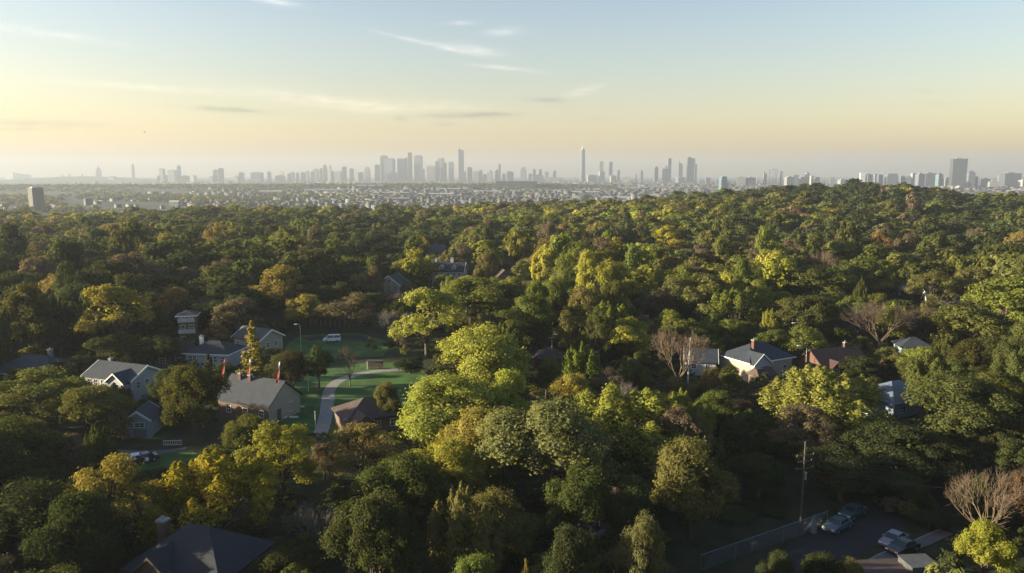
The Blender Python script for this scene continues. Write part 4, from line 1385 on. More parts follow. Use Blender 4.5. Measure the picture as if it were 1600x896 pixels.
    for i in range(6):
        MB().box(-3.6 + 1.44 * i - .08, -3.6 + 1.44 * i + .08, -.14, -.042, 0, 2.1).build("post", M["grey_wall"], root)
    FOOT.append((g.x, g.y, 4.0))
    # ---- white railing in the shade
    g = ground_at(270, 697)
    root = thing("railing", "short white railing in the shade below the dense dark tree", "railing", g, R(4))
    MB().box(-1.5, 1.5, -.03, .03, .9, .98).build("top_rail", M["trim"], root)
    MB().box(-1.5, 1.5, -.03, .03, .15, .21).build("bottom_rail", M["trim"], root)
    for i in range(11):
        MB().box(-1.5 + .3 * i - .025, -1.5 + .3 * i + .025, -.022, .022, .21, .9).build("baluster", M["trim"], root)
    # ---- people
    make_person("person in dark jacket standing on the lawn beside the hall gable", 461, 625, (.05, .05, .06), (.06, .05, .05), R(20))
    make_person("person in orange red top walking on the lawn near the path", 497, 616, (.45, .09, .04), (.04, .04, .06), R(-60))
    # ---- cars
    def car(name, lab, px, py, rz, key, rgb, kind="sedan"):
        g = ground_at(px, py)
        FOOT.append((g.x, g.y, 2.6))
        return make_car(name, lab, paint(key, rgb), g, R(rz), kind)
    car("parked_van", "white van parked on the driveway beyond the lawn", 519, 534, 8, "white", (.72, .73, .74), "van")
    car("parked_car", "white car parked on the shaded grass behind the golden feathery tree", 209, 724, 25, "white", (.72, .73, .74))
    car("parked_car", "dark car parked close beside the white car on the shaded grass", 224, 722, 40, "navy", (.03, .035, .05))
    car("parked_car", "pale blue car parked by the wire fence, nearer of the pair", 1308, 827, 38, "pale_blue", (.08, .115, .145))
    car("parked_car", "teal grey car parked by the wire fence, farther of the pair", 1332, 806, 38, "teal", (.045, .075, .09))
    car("parked_car", "silver car parked at the kerb above the flat garage roof", 1396, 850, 38, "silver", (.15, .16, .18))
    car("parked_car", "dark car with pale bonnet parked below the silver car", 1410, 862, 30, "black", (.02, .022, .026))
    car("parked_car", "small grey car parked in the shade of the near wood", 918, 836, -35, "grey", (.12, .14, .16))
    # ---- wire fence along the road
    a, b = ground_at(1095, 893), ground_at(1292, 822)
    d = b - a; Ln = d.length
    root = thing("wire_fence", "grey wire mesh fence on posts running along the shaded road", "fence", a, math.atan2(d.y, d.x))
    n = 9
    for i in range(n):
        u = Ln * i / (n - 1)
        MB().tube((u, 0, -.2), (u, 0, 2.1), .05, .05, 6).build("post", M["fence_wire"], root)
    MB().tube((0, 0, 2.0), (Ln, 0, 2.0), .045, .045, 6).build("top_rail", M["fence_wire"], root)
    segs = []
    u = -2.0
    while u < Ln:
        for s_ in (0, 1):
            u0, u1 = (u, u + 2.0) if s_ == 0 else (u + 2.0, u)
            p = np.array([u0, .0 + .02 * s_, .05]); q = np.array([u1, .0 + .02 * s_, 1.97])
            if min(u0, u1) < 0 or max(u0, u1) > Ln:
                continue
            segs.append((p, q, .012, .012))
        u += .17
    v, q = tubes_mesh(segs, 3)
    link("wire_mesh", np_mesh("wire_mesh", v, q, M["fence_wire"]), root)
    br = MB()
    for i in (2, 5, 7):
        u = Ln * i / (n - 1)
        br.tube((u, 0.03, 1.9), (u + 1.0, .7, 0), .04, .04, 6).tube((u, -.03, 1.9), (u - .8, -.5, 0), .04, .04, 6)
    br.build("brace", M["fence_wire"], root)
    a, b = ground_at(868, 856), ground_at(925, 894)
    d = b - a; Ln = d.length
    root = thing("wire_fence", "short grey rail fence at the bottom edge near the parked grey car", "fence", a, math.atan2(d.y, d.x))
    for i in range(5):
        MB().tube((Ln * i / 4, 0, -.2), (Ln * i / 4, 0, 1.6), .05, .05, 6).build("post", M["fence_wire"], root)
    for zz in (.5, 1.0, 1.5):
        MB().box(0, Ln, -.1, -.055, zz - .06, zz + .06).build("rail", M["fence_wire"], root)
    # folded parasol beside the fence
    g = ground_at(1271, 836)
    root = thing("garden_parasol", "folded grey parasol standing against the wire fence", "parasol", g)
    MB().tube((0, 0, 0), (0, 0, 2.7), .03, .03, 8).build("pole", M["metal"], root)
    MB().lathe([(.42, .35), (.36, .9), (.22, 1.8), (.05, 2.65)], 8).build("canopy", M["grey_wall"], root)
    # ---- utility pole and wires
    g = ground_at(1251, 818)
    root = thing("utility_pole", "tall wooden utility pole with three crossarms beside the shaded road", "utility pole", g, R(18))
    ph = at_dist(1251, 690, g.y).z
    MB().tube((0, 0, -.3), (0, 0, ph), .14, .09, 10).build("pole", M["pole_wood"], root)
    arms = []
    for k, (zz, hw) in enumerate(((ph - 1.9, 1.35), (ph - 2.7, 1.1), (ph - 3.6, 1.4))):
        ao = MB().box(-hw, hw, -.2, -.09, zz, zz + .13).build("crossarm", M["pole_wood"], root)
        for s_ in (-1, 1):
            MB().lathe([(.05, zz + .132), (.06, zz + .2), (.04, zz + .26), (.05, zz + .3)], 8, s_ * (hw - .1), -.145).build("insulator", M["grey_wall"], ao)
        arms.append((zz, hw))
    MB().tube((.32, .05, ph - 5.2), (.32, .05, ph - 4.2), .2, .2, 10).build("transformer", M["metal"], root)
    rot = Matrix.Rotation(R(18), 3, "Z")
    ends = [(1640, 742, 100), (1640, 748, 96), (1640, 770, 90), (1640, 735, 104), (1640, 778, 88)]
    for i, (px, py, D) in enumerate(ends):
        zz, hw = arms[i % 3]
        s_ = 1 if i % 2 else -1
        p = rot @ Vector((s_ * (hw - .1), -.145, zz + .3)) + g
        q = at_dist(px, py, D)
        mb = MB()
        pr = p
        for k in range(1, 17):
            t = k / 16
            c = p.lerp(q, t) - Vector((0, 0, 1.6 * 4 * t * (1 - t) * .5))
            mb.tube(pr, c, .014, .014, 4, cap=False)
            pr = c
        tag(mb.build("power_line", M["wire"]), ["topmost", "second", "lowest", "farthest", "nearest"][i] + " thin black power line strung from the utility pole over the road", "power line", "power lines from the utility pole")
    # pale leaning pole in front of the sandy tree
    g = ground_at(1074, 612)
    tag(MB().tube((0, 0, -.2), (0.25, 0, at_dist(1079, 528, g.y).z), .2, .12, 8).build("wooden_pole", M["pale_roof"], None, g), "pale weathered pole standing in front of the sandy leafless tree", "pole")
    # ---- bird in the sky
    p = at_dist(226, 207, 150)
    root = thing("bird", "tiny dark bird gliding in the pale sky over the slender tower", "bird", p, R(60))
    root.scale = (.65, .65, .65)
    b = MB()
    b.add([(-.05, .22, 0), (.07, .2, 0), (0, .75, .16), (-.1, .72, .16), (-.05, .22, .02), (.07, .2, .02), (0, .75, .175), (-.1, .72, .175)], [(0, 1, 2, 3), (7, 6, 5, 4), (0, 4, 5, 1), (1, 5, 6, 2), (2, 6, 7, 3), (3, 7, 4, 0)])
    MB().add([(-.34, 0, 0), (-.1, .08, .01), (-.1, -.08, .01), (.2, .06, .03), (.2, -.06, .03), (.33, 0, .03), (-.1, 0, .1), (.2, 0, .1), (-.1, 0, -.07), (.2, 0, -.04)],
             [(0, 6, 1), (0, 2, 6), (0, 1, 8), (0, 8, 2), (1, 6, 7, 3), (6, 2, 4, 7), (1, 3, 9, 8), (8, 9, 4, 2), (3, 7, 5), (7, 4, 5), (3, 5, 9), (9, 5, 4)]).build("body", M["dark_metal"], root)
    for s_ in (1, -1):
        MB().add([(-.1, s_ * .03, .03), (.12, s_ * .03, .03), (.02, s_ * .62, .2), (-.16, s_ * .6, .2), (-.1, s_ * .03, .05), (.12, s_ * .03, .05), (.02, s_ * .62, .215), (-.16, s_ * .6, .215)],
                 [(0, 1, 2, 3), (7, 6, 5, 4), (0, 4, 5, 1), (1, 5, 6, 2), (2, 6, 7, 3), (3, 7, 4, 0)]).build("wing", M["dark_metal"], root)


# ------------------------------------------------------------------ the city
def tower_material(name, rgb, rough=.6):
    """facade with rows of windows a storey apart and bays"""
    m, t = nt_new(name)
    N, L = t.nodes, t.links
    out = N.new("ShaderNodeOutputMaterial"); b = N.new("ShaderNodeBsdfPrincipled"); b.inputs["Roughness"].default_value = rough
    tc = N.new("ShaderNodeTexCoord"); oi = N.new("ShaderNodeObjectInfo")
    br = N.new("ShaderNodeTexBrick"); br.offset = 0
    br.inputs["Scale"].default_value = 1.0; br.inputs["Brick Width"].default_value = 9.0; br.inputs["Row Height"].default_value = 12.0
    br.inputs["Mortar Size"].default_value = 1.6
    br.inputs["Color1"].default_value = (*[c * .72 for c in rgb], 1); br.inputs["Color2"].default_value = (*[c * .95 for c in rgb], 1); br.inputs["Mortar"].default_value = (*[min(.8, c * 1.35) for c in rgb], 1)
    sx = N.new("ShaderNodeSeparateXYZ"); L.new(tc.outputs["Object"], sx.inputs[0])
    ad = N.new("ShaderNodeMath"); ad.operation = "ADD"; L.new(sx.outputs["X"], ad.inputs[0]); L.new(sx.outputs["Y"], ad.inputs[1])
    cb = N.new("ShaderNodeCombineXYZ"); L.new(ad.outputs[0], cb.inputs["X"]); L.new(sx.outputs["Z"], cb.inputs["Y"])
    L.new(cb.outputs[0], br.inputs["Vector"])
    mr = N.new("ShaderNodeMapRange"); mr.inputs["To Min"].default_value = .65; mr.inputs["To Max"].default_value = 1.3; L.new(oi.outputs["Random"], mr.inputs["Value"])
    sc = N.new("ShaderNodeVectorMath"); sc.operation = "SCALE"; L.new(br.outputs["Color"], sc.inputs[0]); L.new(mr.outputs["Result"], sc.inputs["Scale"])
    L.new(sc.outputs[0], b.inputs["Base Color"]); L.new(b.outputs[0], out.inputs[0])
    return m


# (x0, x1, top, style, colour, label or None); spire = (px, py) tip
CITY = [
    # far west
    (10, 28, 270.5, "slab", "concrete", 9500, "broad hazy block with stepped top at the far edge of the city", None),
    (28, 42, 272.8, "slab", "concrete", 9500, None, None), (44, 48, 273.6, "slab", "concrete", 9500, None, None),
    (96, 99, 273, "slab", "concrete", 9800, None, None), (107, 110, 272.6, "slab", "concrete", 9800, None, None),
    (127.5, 129.5, 272, "spire", "concrete", 7800, None, 271),
    (150, 157.5, 264, "spire", "stone", 8200, "domed tower with needle spire alone in the haze above a low rise", 255.5),
    (170, 181, 276, "slab", "concrete", 7200, None, None),
    (205.4, 209.2, 256, "step", "concrete", 7800, "very slender chimney-like tower alone in the haze", None),
    (246, 250, 274.5, "slab", "glass", 6200, None, None), (249, 257, 263, "slant", "glass", 6300, "tower with slanted top and lower wings, first of the hazy outer group", None), (257, 261.5, 274, "slab", "glass", 6200, None, None),
    (263, 275.5, 266, "slab", "concrete", 6600, "wide flat-topped slab joined to a rounded tower", None), (276, 282.5, 260, "dome", "concrete", 6650, "rounded tower at the end of the wide flat-topped slab", None),
    (284, 295, 275, "slab", "stone", 6400, None, None), (296, 306, 274.6, "slab", "stone", 6500, None, None), (314, 318, 285, "spire", "stone", 5600, None, None),
    (328, 333, 275, "slab", "concrete", 6300, None, None), (332.5, 340, 266, "slab", "brown", 6350, "lower tower of the flat-topped hazy pair", None), (341, 349, 263.5, "slab", "glass", 6300, "taller tower of the flat-topped hazy pair", None),
    (366, 373, 275, "slab", "concrete", 6500, None, None), (373, 381.5, 270, "slab", "concrete", 6550, None, None),
    (393, 410, 270, "slab", "glass", 6000, "squat dark square block standing alone before the central skyline", None),
    (417, 424, 269, "slab", "concrete", 6700, None, None), (430.5, 445, 275, "slab", "concrete", 6600, None, None), (438, 443, 270, "pyramid", "stone", 6700, None, 267.5),
    (449, 455.5, 272, "slab", "concrete", 6400, None, None), (454.5, 460, 270, "pyramid", "glass", 6450, None, 268), (462, 468, 270.5, "slab", "stone", 6500, None, None),
    (470, 477, 270, "slab", "concrete", 6500, None, None), (477, 483, 268, "slab", "glass", 6600, None, None), (485, 491, 269, "slab", "stone", 6450, None, None),
    (489.5, 498, 266, "pyramid", "concrete", 6600, None, 263), (499, 504, 263.5, "slab", "concrete", 6550, None, None),
    (504.5, 511, 259, "spire", "stone", 6700, "old stepped tower with pointed crown, tallest of the hazier cluster", 255), (512, 517.5, 260, "dome", "concrete", 6650, "round-topped tower leaning against the old stepped tower", None),
    (517, 523, 268, "slab", "glass", 6500, None, None), (523, 533.5, 268.3, "slab", "concrete", 6450, None, None),
    (533, 542, 261.5, "spire2", "glass", 6600, "flat tower with short mast in the hazier cluster", 256.5), (546, 553, 264, "slab", "concrete", 6600, None, None),
    (555, 561, 269.5, "slab", "concrete", 6400, None, None), (561, 568, 270, "slab", "glass", 6350, None, None), (569, 578, 261, "step", "concrete", 6500, "stepped tower standing before the central towers", None),
    (584, 594, 258, "slab", "concrete", 6600, "medium flat tower touching the first wide central tower", None),
    (594, 606, 244, "slab", "concrete", 6700, "wide pale flat-topped tower, first of the central cluster", None), (601, 617, 247.5, "chamfer", "glass", 6550, "broad glass tower with rounded shoulders in the central cluster", None),
    (617, 621, 270, "slab", "concrete", 6400, None, None), (621, 632, 248, "slab", "glass", 6600, "dark slab with slightly sloping top beside the tall brown tower", None), (631.5, 637, 247, "slab", "concrete", 6650, None, None),
    (637, 644, 239, "slab", "brown", 6600, "tall narrow brown flat-topped tower in the central cluster", None),
    (647, 660, 246, "barrel", "glass", 6550, "thick tower with curved barrel top in the central cluster", None),
    (660, 664, 264, "slab", "concrete", 6450, None, None), (667, 681, 260, "slab", "concrete", 6500, "wide mid-height block before the pale spired tower", None),
    (680, 684, 252, "slab", "stone", 6600, None, None), (683.5, 687.5, 249, "spire", "stone", 6650, "pale pointed tower with little spire in the central cluster", 243),
    (688, 694, 247.5, "slab", "glass", 6500, "blue glass slab just behind the pale pointed tower", None), (694, 698, 254.5, "slab", "glass", 6550, None, None), (701, 709, 253, "chamfer", "glass", 6500, "glass tower standing before the tallest twin-topped tower", None),
    (716, 720, 233, "slab", "glass", 6400, "tallest central tower, narrow half with the higher top", None), (720, 724.6, 235, "slab", "glass", 6402, "tallest central tower, narrow half with the slightly lower top", None),
    (725, 728.5, 268, "slab", "concrete", 6400, None, None), (729.5, 738, 262, "slab", "glass", 6450, "dark square tower just beyond the tallest central tower", None), (739, 749, 268.5, "slab", "concrete", 6400, None, None), (748.5, 754, 266, "slab", "glass", 6420, None, None),
    (754, 761, 273, "slab", "concrete", 6300, None, None), (761, 769.5, 268.5, "dome", "concrete", 6350, "small dome-topped tower in the lower tail of the skyline", None),
    (773, 779, 266.5, "dome", "glass", 6400, None, None), (779, 782.4, 256.5, "slab", "brown", 6420, "very thin brown tower in the lower tail of the skyline", None), (784, 790, 272, "slab", "glass", 6300, None, None),
    (791, 802.5, 268.7, "slab", "glass", 6200, "boxy dark block at the end of the lower tail", None), (813, 822.5, 261, "step", "glass", 6300, "stepped dark tower between the boxy block and the twin stubs", None),
    (826, 832, 272, "slab", "concrete", 6300, None, None), (832.5, 837, 264.8, "slab", "glass", 6350, "first of two matching stub towers on a shared low block", None), (842, 846.5, 264.8, "slab", "glass", 6350, "second of two matching stub towers on a shared low block", None), (830, 849, 274, "slab", "concrete", 6300, None, None),
    (851.5, 857.5, 269, "slab", "glass", 6200, None, None), (864, 869, 268, "pyramid", "concrete", 6200, None, 265.5), (852, 878, 277.5, "slab", "concrete", 6000, None, None),
    # the lone tower and the eastern towers
    (906, 915, 235, "mast", "glass", 5900, "tallest lone tower with tapered shaft and thin antenna", 222), (917, 933, 274, "slab", "concrete", 6000, None, None),
    (937, 943, 254, "barrel", "glass", 6000, "slim round-topped tower on a wider base, first of the slim pair", None), (935.5, 945, 268.5, "slab", "concrete", 5990, None, None), (952, 957, 254, "barrel", "glass", 6000, "slim round-topped tower, second of the slim pair", None), (952.5, 963, 275, "slab", "concrete", 5950, None, None),
    (965, 968.5, 266, "slab", "brown", 6000, "short thin brown tower after the slim pair", None), (973, 985, 277, "slab", "concrete", 5800, None, None), (993, 995, 272, "slab", "concrete", 6000, None, None), (1000, 1005, 266, "step", "concrete", 5900, "small stepped tower midway between the slim pair and domed tower", None),
    (1021, 1028.5, 262, "dome", "glass", 5700, "stout dome-topped tower before the three-stepped tower", None), (1035, 1040, 264, "slab", "glass", 5700, None, None), (1039, 1044.5, 259.5, "slab", "glass", 5720, None, None), (1043, 1049, 249, "barrel", "glass", 5710, "tall rounded tower rising from its stepped neighbours", None),
    (1060.5, 1067, 255, "spire3", "glass", 5600, "tower with curved top and single mast on one corner", 246.5), (1056, 1070, 277, "slab", "glass", 5580, None, None),
    (1074, 1080, 246, "slab", "glass", 5600, "tall pale glass tower, lit edge of the joined group", None), (1080, 1087, 247, "slant", "glass", 5605, "tall glass tower with sloping top, shaded half of the joined group", None), (1085.5, 1089, 257, "slab", "glass", 5590, None, None),
    (1103, 1110, 278, "slab", "glass", 4700, None, None),
    (1124, 1136, 276, "chamfer", "teal", 3000, "teal glass block nearer than the skyline, alone before the hill", None), (1137, 1141, 284, "slab", "white", 3000, None, None),
    (1151, 1166, 277, "slab", "concrete", 4300, None, None), (1166, 1180, 278, "slab", "concrete", 4300, None, None), (1193, 1195.5, 269, "slab", "concrete", 4300, None, None), (1196, 1198.5, 272, "slab", "concrete", 4300, None, None),
    (1227, 1240, 277, "slab", "concrete", 4200, None, None), (1240, 1249, 274, "slab", "glass", 4300, None, None), (1249, 1257, 277, "slab", "concrete", 4200, None, None), (1257, 1265.5, 272, "dome", "glass", 4300, "round-topped block above the crest of the wooded hill", None), (1266, 1272, 275, "slab", "stone", 4250, None, None), (1272, 1280, 277, "slab", "glass", 4200, None, None),
    (1297, 1304, 277, "slab", "glass", 4400, None, None), (1310, 1322, 281, "slab", "concrete", 4600, None, None),
    (1344, 1352, 270.5, "slab", "white", 3900, "block with white lit side behind the hill crest", None), (1352, 1363, 273, "slab", "glass", 3900, None, None), (1337, 1344, 278, "slab", "glass", 3950, None, None),
    (1366, 1371, 272, "slab", "glass", 4000, None, None), (1371, 1379, 273, "slab", "glass", 3950, None, None), (1384, 1402, 271.5, "chamfer", "glass", 3900, "wide bluish block between the mast and the white flank", None), (1403, 1415, 276, "slab", "glass", 4000, None, None),
    (1416, 1423, 276, "slab", "white", 3900, None, None), (1424, 1431, 271, "slab", "concrete", 4000, None, None), (1432, 1444, 272, "slab", "glass", 3800, None, None), (1444, 1461, 271, "slab", "glass", 3850, "largest of the blue blocks next to the dark slab", None),
    (1463, 1473, 273, "pyramid", "teal", 3500, "narrow dark teal block just before the big dark slab", 270), (1473, 1487, 279, "slab", "concrete", 3800, None, None),
    (1487, 1510.5, 248.5, "slab", "dark", 3600, "big dark rectangular slab, tallest building above the wooded hill", None), (1490, 1512, 292, "slab", "concrete", 3400, "low pale podium at the foot of the big dark slab", None),
    (1512, 1523, 270, "pyramid", "glass", 3800, "pointed block just behind the big dark slab", 266.5), (1523, 1528, 276, "slab", "glass", 3800, None, None), (1535, 1545, 280, "slab", "concrete", 3800, None, None), (1545, 1560, 284, "slab", "concrete", 3700, None, None),
    (1560, 1566, 274.5, "slab", "concrete", 4000, None, None), (1566, 1592, 271, "slab", "glass", 3900, "long flat block at the far end of the skyline", None), (1592, 1606, 282, "slab", "concrete", 3800, None, None),
]


SHORT_NAME = [("domed tower with needle", "domed needle tower"), ("very slender chimney", "chimney-like tower"), ("tower with slanted", "slanted tower"), ("rounded tower at", "rounded tower"),
    ("round-topped tower leaning", "leaning round-topped tower"), ("flat tower with short mast", "flat masted tower"), ("dark slab with slightly", "sloping-topped slab"), ("tallest central tower", "tallest central tower"),
    ("first of two matching", "first matching stub tower"), ("second of two matching", "second matching stub tower"), ("slim round-topped tower on", "first slim tower"), ("slim round-topped tower, second", "second slim tower"),
    ("short thin brown", "short thin brown tower"), ("small stepped tower", "small stepped tower"), ("stout dome-topped", "stout domed tower"), ("tall rounded tower", "tall rounded tower"), ("tower with curved top", "curved masted tower"),
    ("tall pale glass", "tall pale glass tower"), ("tall glass tower with sloping", "sloping glass tower"), ("teal glass block", "teal glass block"), ("round-topped block above", "round-topped hill block"), ("block with white lit", "white-sided block"),
    ("wide bluish block", "wide bluish block"), ("largest of the blue", "largest blue block"), ("narrow dark teal", "narrow teal block"), ("stepped tower standing", "stepped tower"), ("squat dark square", "squat square block"),
    ("medium flat tower", "medium flat tower"), ("lower tower of", "lower paired tower"), ("taller tower of", "taller paired tower"), ("wide mid-height", "wide mid-height block"), ("blue glass slab", "blue glass slab"),
    ("glass tower standing", "glass tower before the tallest one"), ("dark square tower", "dark square tower"), ("boxy dark block", "boxy dark block"), ("long flat block", "long flat block"), ("pointed block", "pointed block"), ("low pale podium", "podium of the big dark slab"),
    ("tallest lone tower", "tallest lone tower"), ("small dome-topped", "small domed tower"), ("very thin brown", "very thin brown tower"), ("old stepped tower", "old stepped tower"), ("wide flat-topped slab", "wide flat-topped slab"), ("big dark rect", "big dark slab")]


def short_name(lab):
    for a, b in SHORT_NAME:
        if lab.startswith(a):
            return b
    return " ".join(lab.split(" with ")[0].split(",")[0].split()[:3])


def build_city():
    TM = {"concrete": tower_material("facade_concrete", (.17, .175, .185)), "glass": tower_material("facade_glass", (.09, .11, .14), .35), "stone": tower_material("facade_stone", (.26, .25, .23)),
          "brown": tower_material("facade_brown", (.20, .135, .11)), "teal": tower_material("facade_teal", (.07, .12, .15), .3), "white": tower_material("facade_white", (.5, .49, .47)), "dark": tower_material("facade_dark", (.045, .055, .07), .35)}
    named = [(i, (c[0] + c[1]) / 2, c[6]) for i, c in enumerate(CITY) if c[6]]
    count = {}
    ORD = ["first", "second", "third", "fourth", "fifth", "sixth", "seventh", "eighth", "ninth", "tenth", "eleventh", "twelfth", "thirteenth", "fourteenth", "fifteenth", "sixteenth"]
    SHORT = {}
    for i, cx, lab in named:
        SHORT[i] = lab
    order = sorted(range(len(CITY)), key=lambda i: (CITY[i][0] + CITY[i][1]) / 2)
    last = None
    autolab = {}
    desc = {"slab": "flat-topped", "dome": "dome-topped", "pyramid": "pointed", "spire": "spired", "step": "stepped", "chamfer": "round-shouldered", "barrel": "barrel-topped"}
    keyname = {}
    for i in order:
        c = CITY[i]
        if c[6]:
            last = i
            continue
        ref = last
        short = short_name(CITY[ref][6])
        colr = {"concrete": "grey", "glass": "bluish", "stone": "pale", "brown": "brown", "teal": "teal", "white": "white", "dark": "dark"}[c[4]]
        w = "low" if c[2] > 271 else "small"
        kd = desc.get(c[3], "plain")
        key = (ref,)
        count[key] = count.get(key, 0) + 1
        k = count[key]
        goal = "frame edge" if c[0] > 1500 else "big dark slab"
        autolab[i] = f"{ORD[k - 1]} {w} {kd} block past the {short} toward the {goal}"
    for i, (x0, x1, top, style, colr, D, lab, tip) in enumerate(CITY):
        a = at_dist(x0, top, D); b = at_dist(x1, top, D)
        W = b.x - a.x
        cx, zt = (a.x + b.x) / 2, a.z
        rz = R([-14, 9, -7, 16, 5][i % 5]) if W > 25 else R(8)
        ratio = .8
        w = W / (math.cos(abs(rz)) + ratio * math.sin(abs(rz)))
        d = w * ratio
        if style == "mast":
            rz, w = R(20), W * .82; d = w
        gz = float(ground_z(cx, D))
        low = zt - gz < 45
        root = thing("apartment_block" if low else "skyscraper", lab or autolab[i], "apartment block" if low else "skyscraper", (cx, D, gz), rz, None)
        h = zt - gz
        m = TM[colr]
        A, B = w / 2, d / 2
        if style in ("slab", "spire2"):
            MB().box(-A, A, -B, B, -3, h).build("tower_body", m, root)
            if W > 30:
                MB().box(-A * .45, A * .35, -B * .4, B * .5, h + .01, h + 4.5).build("roof_plant", TM["concrete"], root)
        elif style == "slant":
            MB().prism([(-A, -3), (A, -3), (A, h - W * .18), (-A, h)], -B, B).build("tower_body", m, root)
        elif style == "chamfer":
            MB().prism([(-A, -3), (A, -3), (A, h - 14), (A * .86, h - 4), (A * .6, h), (-A * .7, h), (-A * .9, h - 5), (-A, h - 13)], -B, B).build("tower_body", m, root)
        elif style == "barrel":
            up = A * .62
            MB().prism([(-A, -3), (A, -3)] + [(A * math.cos(t), h - up * .1 + up * 1.0 * math.sin(t)) for t in np.linspace(0, math.pi, 11)], -B, B).build("tower_body", m, root)
        elif style == "dome":
            MB().box(-A, A, -B, B, -3, h).build("tower_body", m, root)
            MB().lathe([(A * .85 * math.cos(t) + .2, h + .02 + A * .75 * math.sin(t)) for t in np.linspace(0, 1.5, 6)], 14).build("dome", m, root)
        elif style == "step":
            MB().box(-A, A, -B, B, -3, h * .80).box(-A * .72, A * .72, -B * .72, B * .72, h * .80 + .01, h * .93).box(-A * .2, A * .55, -B * .45, B * .45, h * .93 + .01, h).build("tower_body", m, root)
        elif style == "pyramid":
            MB().box(-A, A, -B, B, -3, h).build("tower_body", m, root)
            tz = at_dist((x0 + x1) / 2, tip, D).z - gz if tip else h + 12
            MB().frustum(0, 0, h + .01, tz, A * .9, B * .9, .5, .5).build("pointed_roof", m, root)
        elif style in ("spire",):
            MB().box(-A, A, -B, B, -3, h * .82).box(-A * .78, A * .78, -B * .78, B * .78, h * .82 + .01, h).build("tower_body", m, root)
            tz = at_dist((x0 + x1) / 2, tip or top - 3, D).z - gz
            MB().frustum(0, 0, h + .01, h + (tz - h) * .45, A * .6, B * .6, A * .14, B * .14).frustum(0, 0, h + (tz - h) * .45 + .01, tz, A * .12, B * .12, .6, .6).build("spire", m, root)
        elif style == "spire3":
            MB().prism([(-A, -3), (A, -3), (A, h - 14), (A * .6, h - 5), (0, h - 1), (-A, h)], -B, B).build("tower_body", m, root)
            tz = at_dist(x0 + 1, tip, D).z - gz
            MB().tube((-A * .75, 0, h - 2), (-A * .75, 0, tz), 2.0, 1.0, 6).build("mast", m, root)
        elif style == "mast":
            n = 8
            V = []
            for (zz, k) in ((-3, 1.0), (h * .30, 1.0), (h, .84)):
                for (sx, sy) in ((-1, -.6), (-.6, -1), (.6, -1), (1, -.6), (1, .6), (.6, 1), (-.6, 1), (-1, .6)):
                    V.append((sx * A * k, sy * B * k, zz))
            Fs = [(l * n + j, l * n + (j + 1) % n, (l + 1) * n + (j + 1) % n, (l + 1) * n + j) for l in range(2) for j in range(n)] + [tuple(range(n - 1, -1, -1)), tuple(range(2 * n, 3 * n))]
            MB().add(V, Fs).build("tower_body", m, root)
            MB().box(-A * .7, A * .7, -B * .7, B * .7, h + .01, h + 7).build("crown_ring", TM["brown"], root)
            tz = at_dist((x0 + x1) / 2, tip, D).z - gz
            MB().tube((0, 0, h + 7), (0, 0, h + (tz - h) * .55), 5.0, 4.0, 8).tube((0, 0, h + (tz - h) * .55), (0, 0, tz), 3.2, 2.0, 6).build("antenna", m, root)
        if style == "spire2":
            tz = at_dist(x1 - 2, tip, D).z - gz
            MB().tube((A * .5, 0, h), (A * .5, 0, tz), 2.2, 1.2, 6).build("mast", m, root)
    # apartment tower on the west side, much nearer
    D = 1500.0
    p = at_dist(55, 294, D)
    gz = float(ground_z(p.x, D))
    h = p.z - gz
    root = thing("apartment_tower", "grey apartment tower rising alone behind the treetops in the misty plain", "apartment tower", (p.x, D, gz), R(-40))
    MB().box(-12, 12, -10, 10, -3, h).build("tower_body", mat("tower_grey", (.07, .075, .075), .8, .08, .1, stripes=("Z", 3.0, .22)), root)
    MB().box(-2, 11, -9, 9, h + .01, h + 2.2).build("roof_plant", M["pale_roof"], root)
    # masts
    for px, top, D, lab in ((1092, 267.5, 5000, "thin mast just after the joined glass towers"), (1103, 270, 4800, "short thin mast above a bluish block"), (1118.5, 265, 5000, "thin mast before the teal glass block"), (1183, 268.5, 4600, "stubby mast before the open steel frame"), (1379, 265, 4000, "thin mast rising between the blue blocks"), (897, 271, 5500, "faint mast beside the tallest lone tower")):
        p = at_dist(px, top, D)
        gz = float(ground_z(p.x, D))
        tag(MB().tube((0, 0, -1), (0, 0, (p.z - gz) * .6), 2.2, 1.8, 6).tube((0, 0, (p.z - gz) * .6), (0, 0, p.z - gz), 1.3, .8, 6).build("radio_mast", M["metal"], None, (p.x, D, gz)), lab, "mast")
    # open steel frame under construction
    D = 4300.0
    a, b = at_dist(1201, 264.5, D), at_dist(1224, 264.5, D)
    gz = float(ground_z(a.x, D))
    root = thing("steel_frame", "open steel frame with crane-like posts above the wooded hill", "steel frame", ((a.x + b.x) / 2, D, gz), R(6))
    W = b.x - a.x; h = a.z - gz
    for u in (-.5, -.42, -.2, -.02, .08, .34, .48):
        MB().box(W * u - 1.1, W * u + 1.1, -1.1, 1.1, -2, h * (1.0 if u in (-.5, -.2, .08, .48) else .93)).build("post", M["metal"], root)
    MB().box(-W * .26, W * .14, -1.0, 1.0, h * .985, h * .985 + 2.0).build("beam", M["brown_wall"], root)
    for u0, u1, k in ((-.5, -.2, .9), (-.5, .48, .45), (-.2, .48, .25), (.08, .48, .8)):
        MB().box(W * u0, W * u1, -.7, .7, h * k, h * k + 1.6).build("beam", M["metal"], root)
    MB().box(W * .32, W * .40, -5, 5, -2, h * .86).build("core", M["grey_wall"], root)
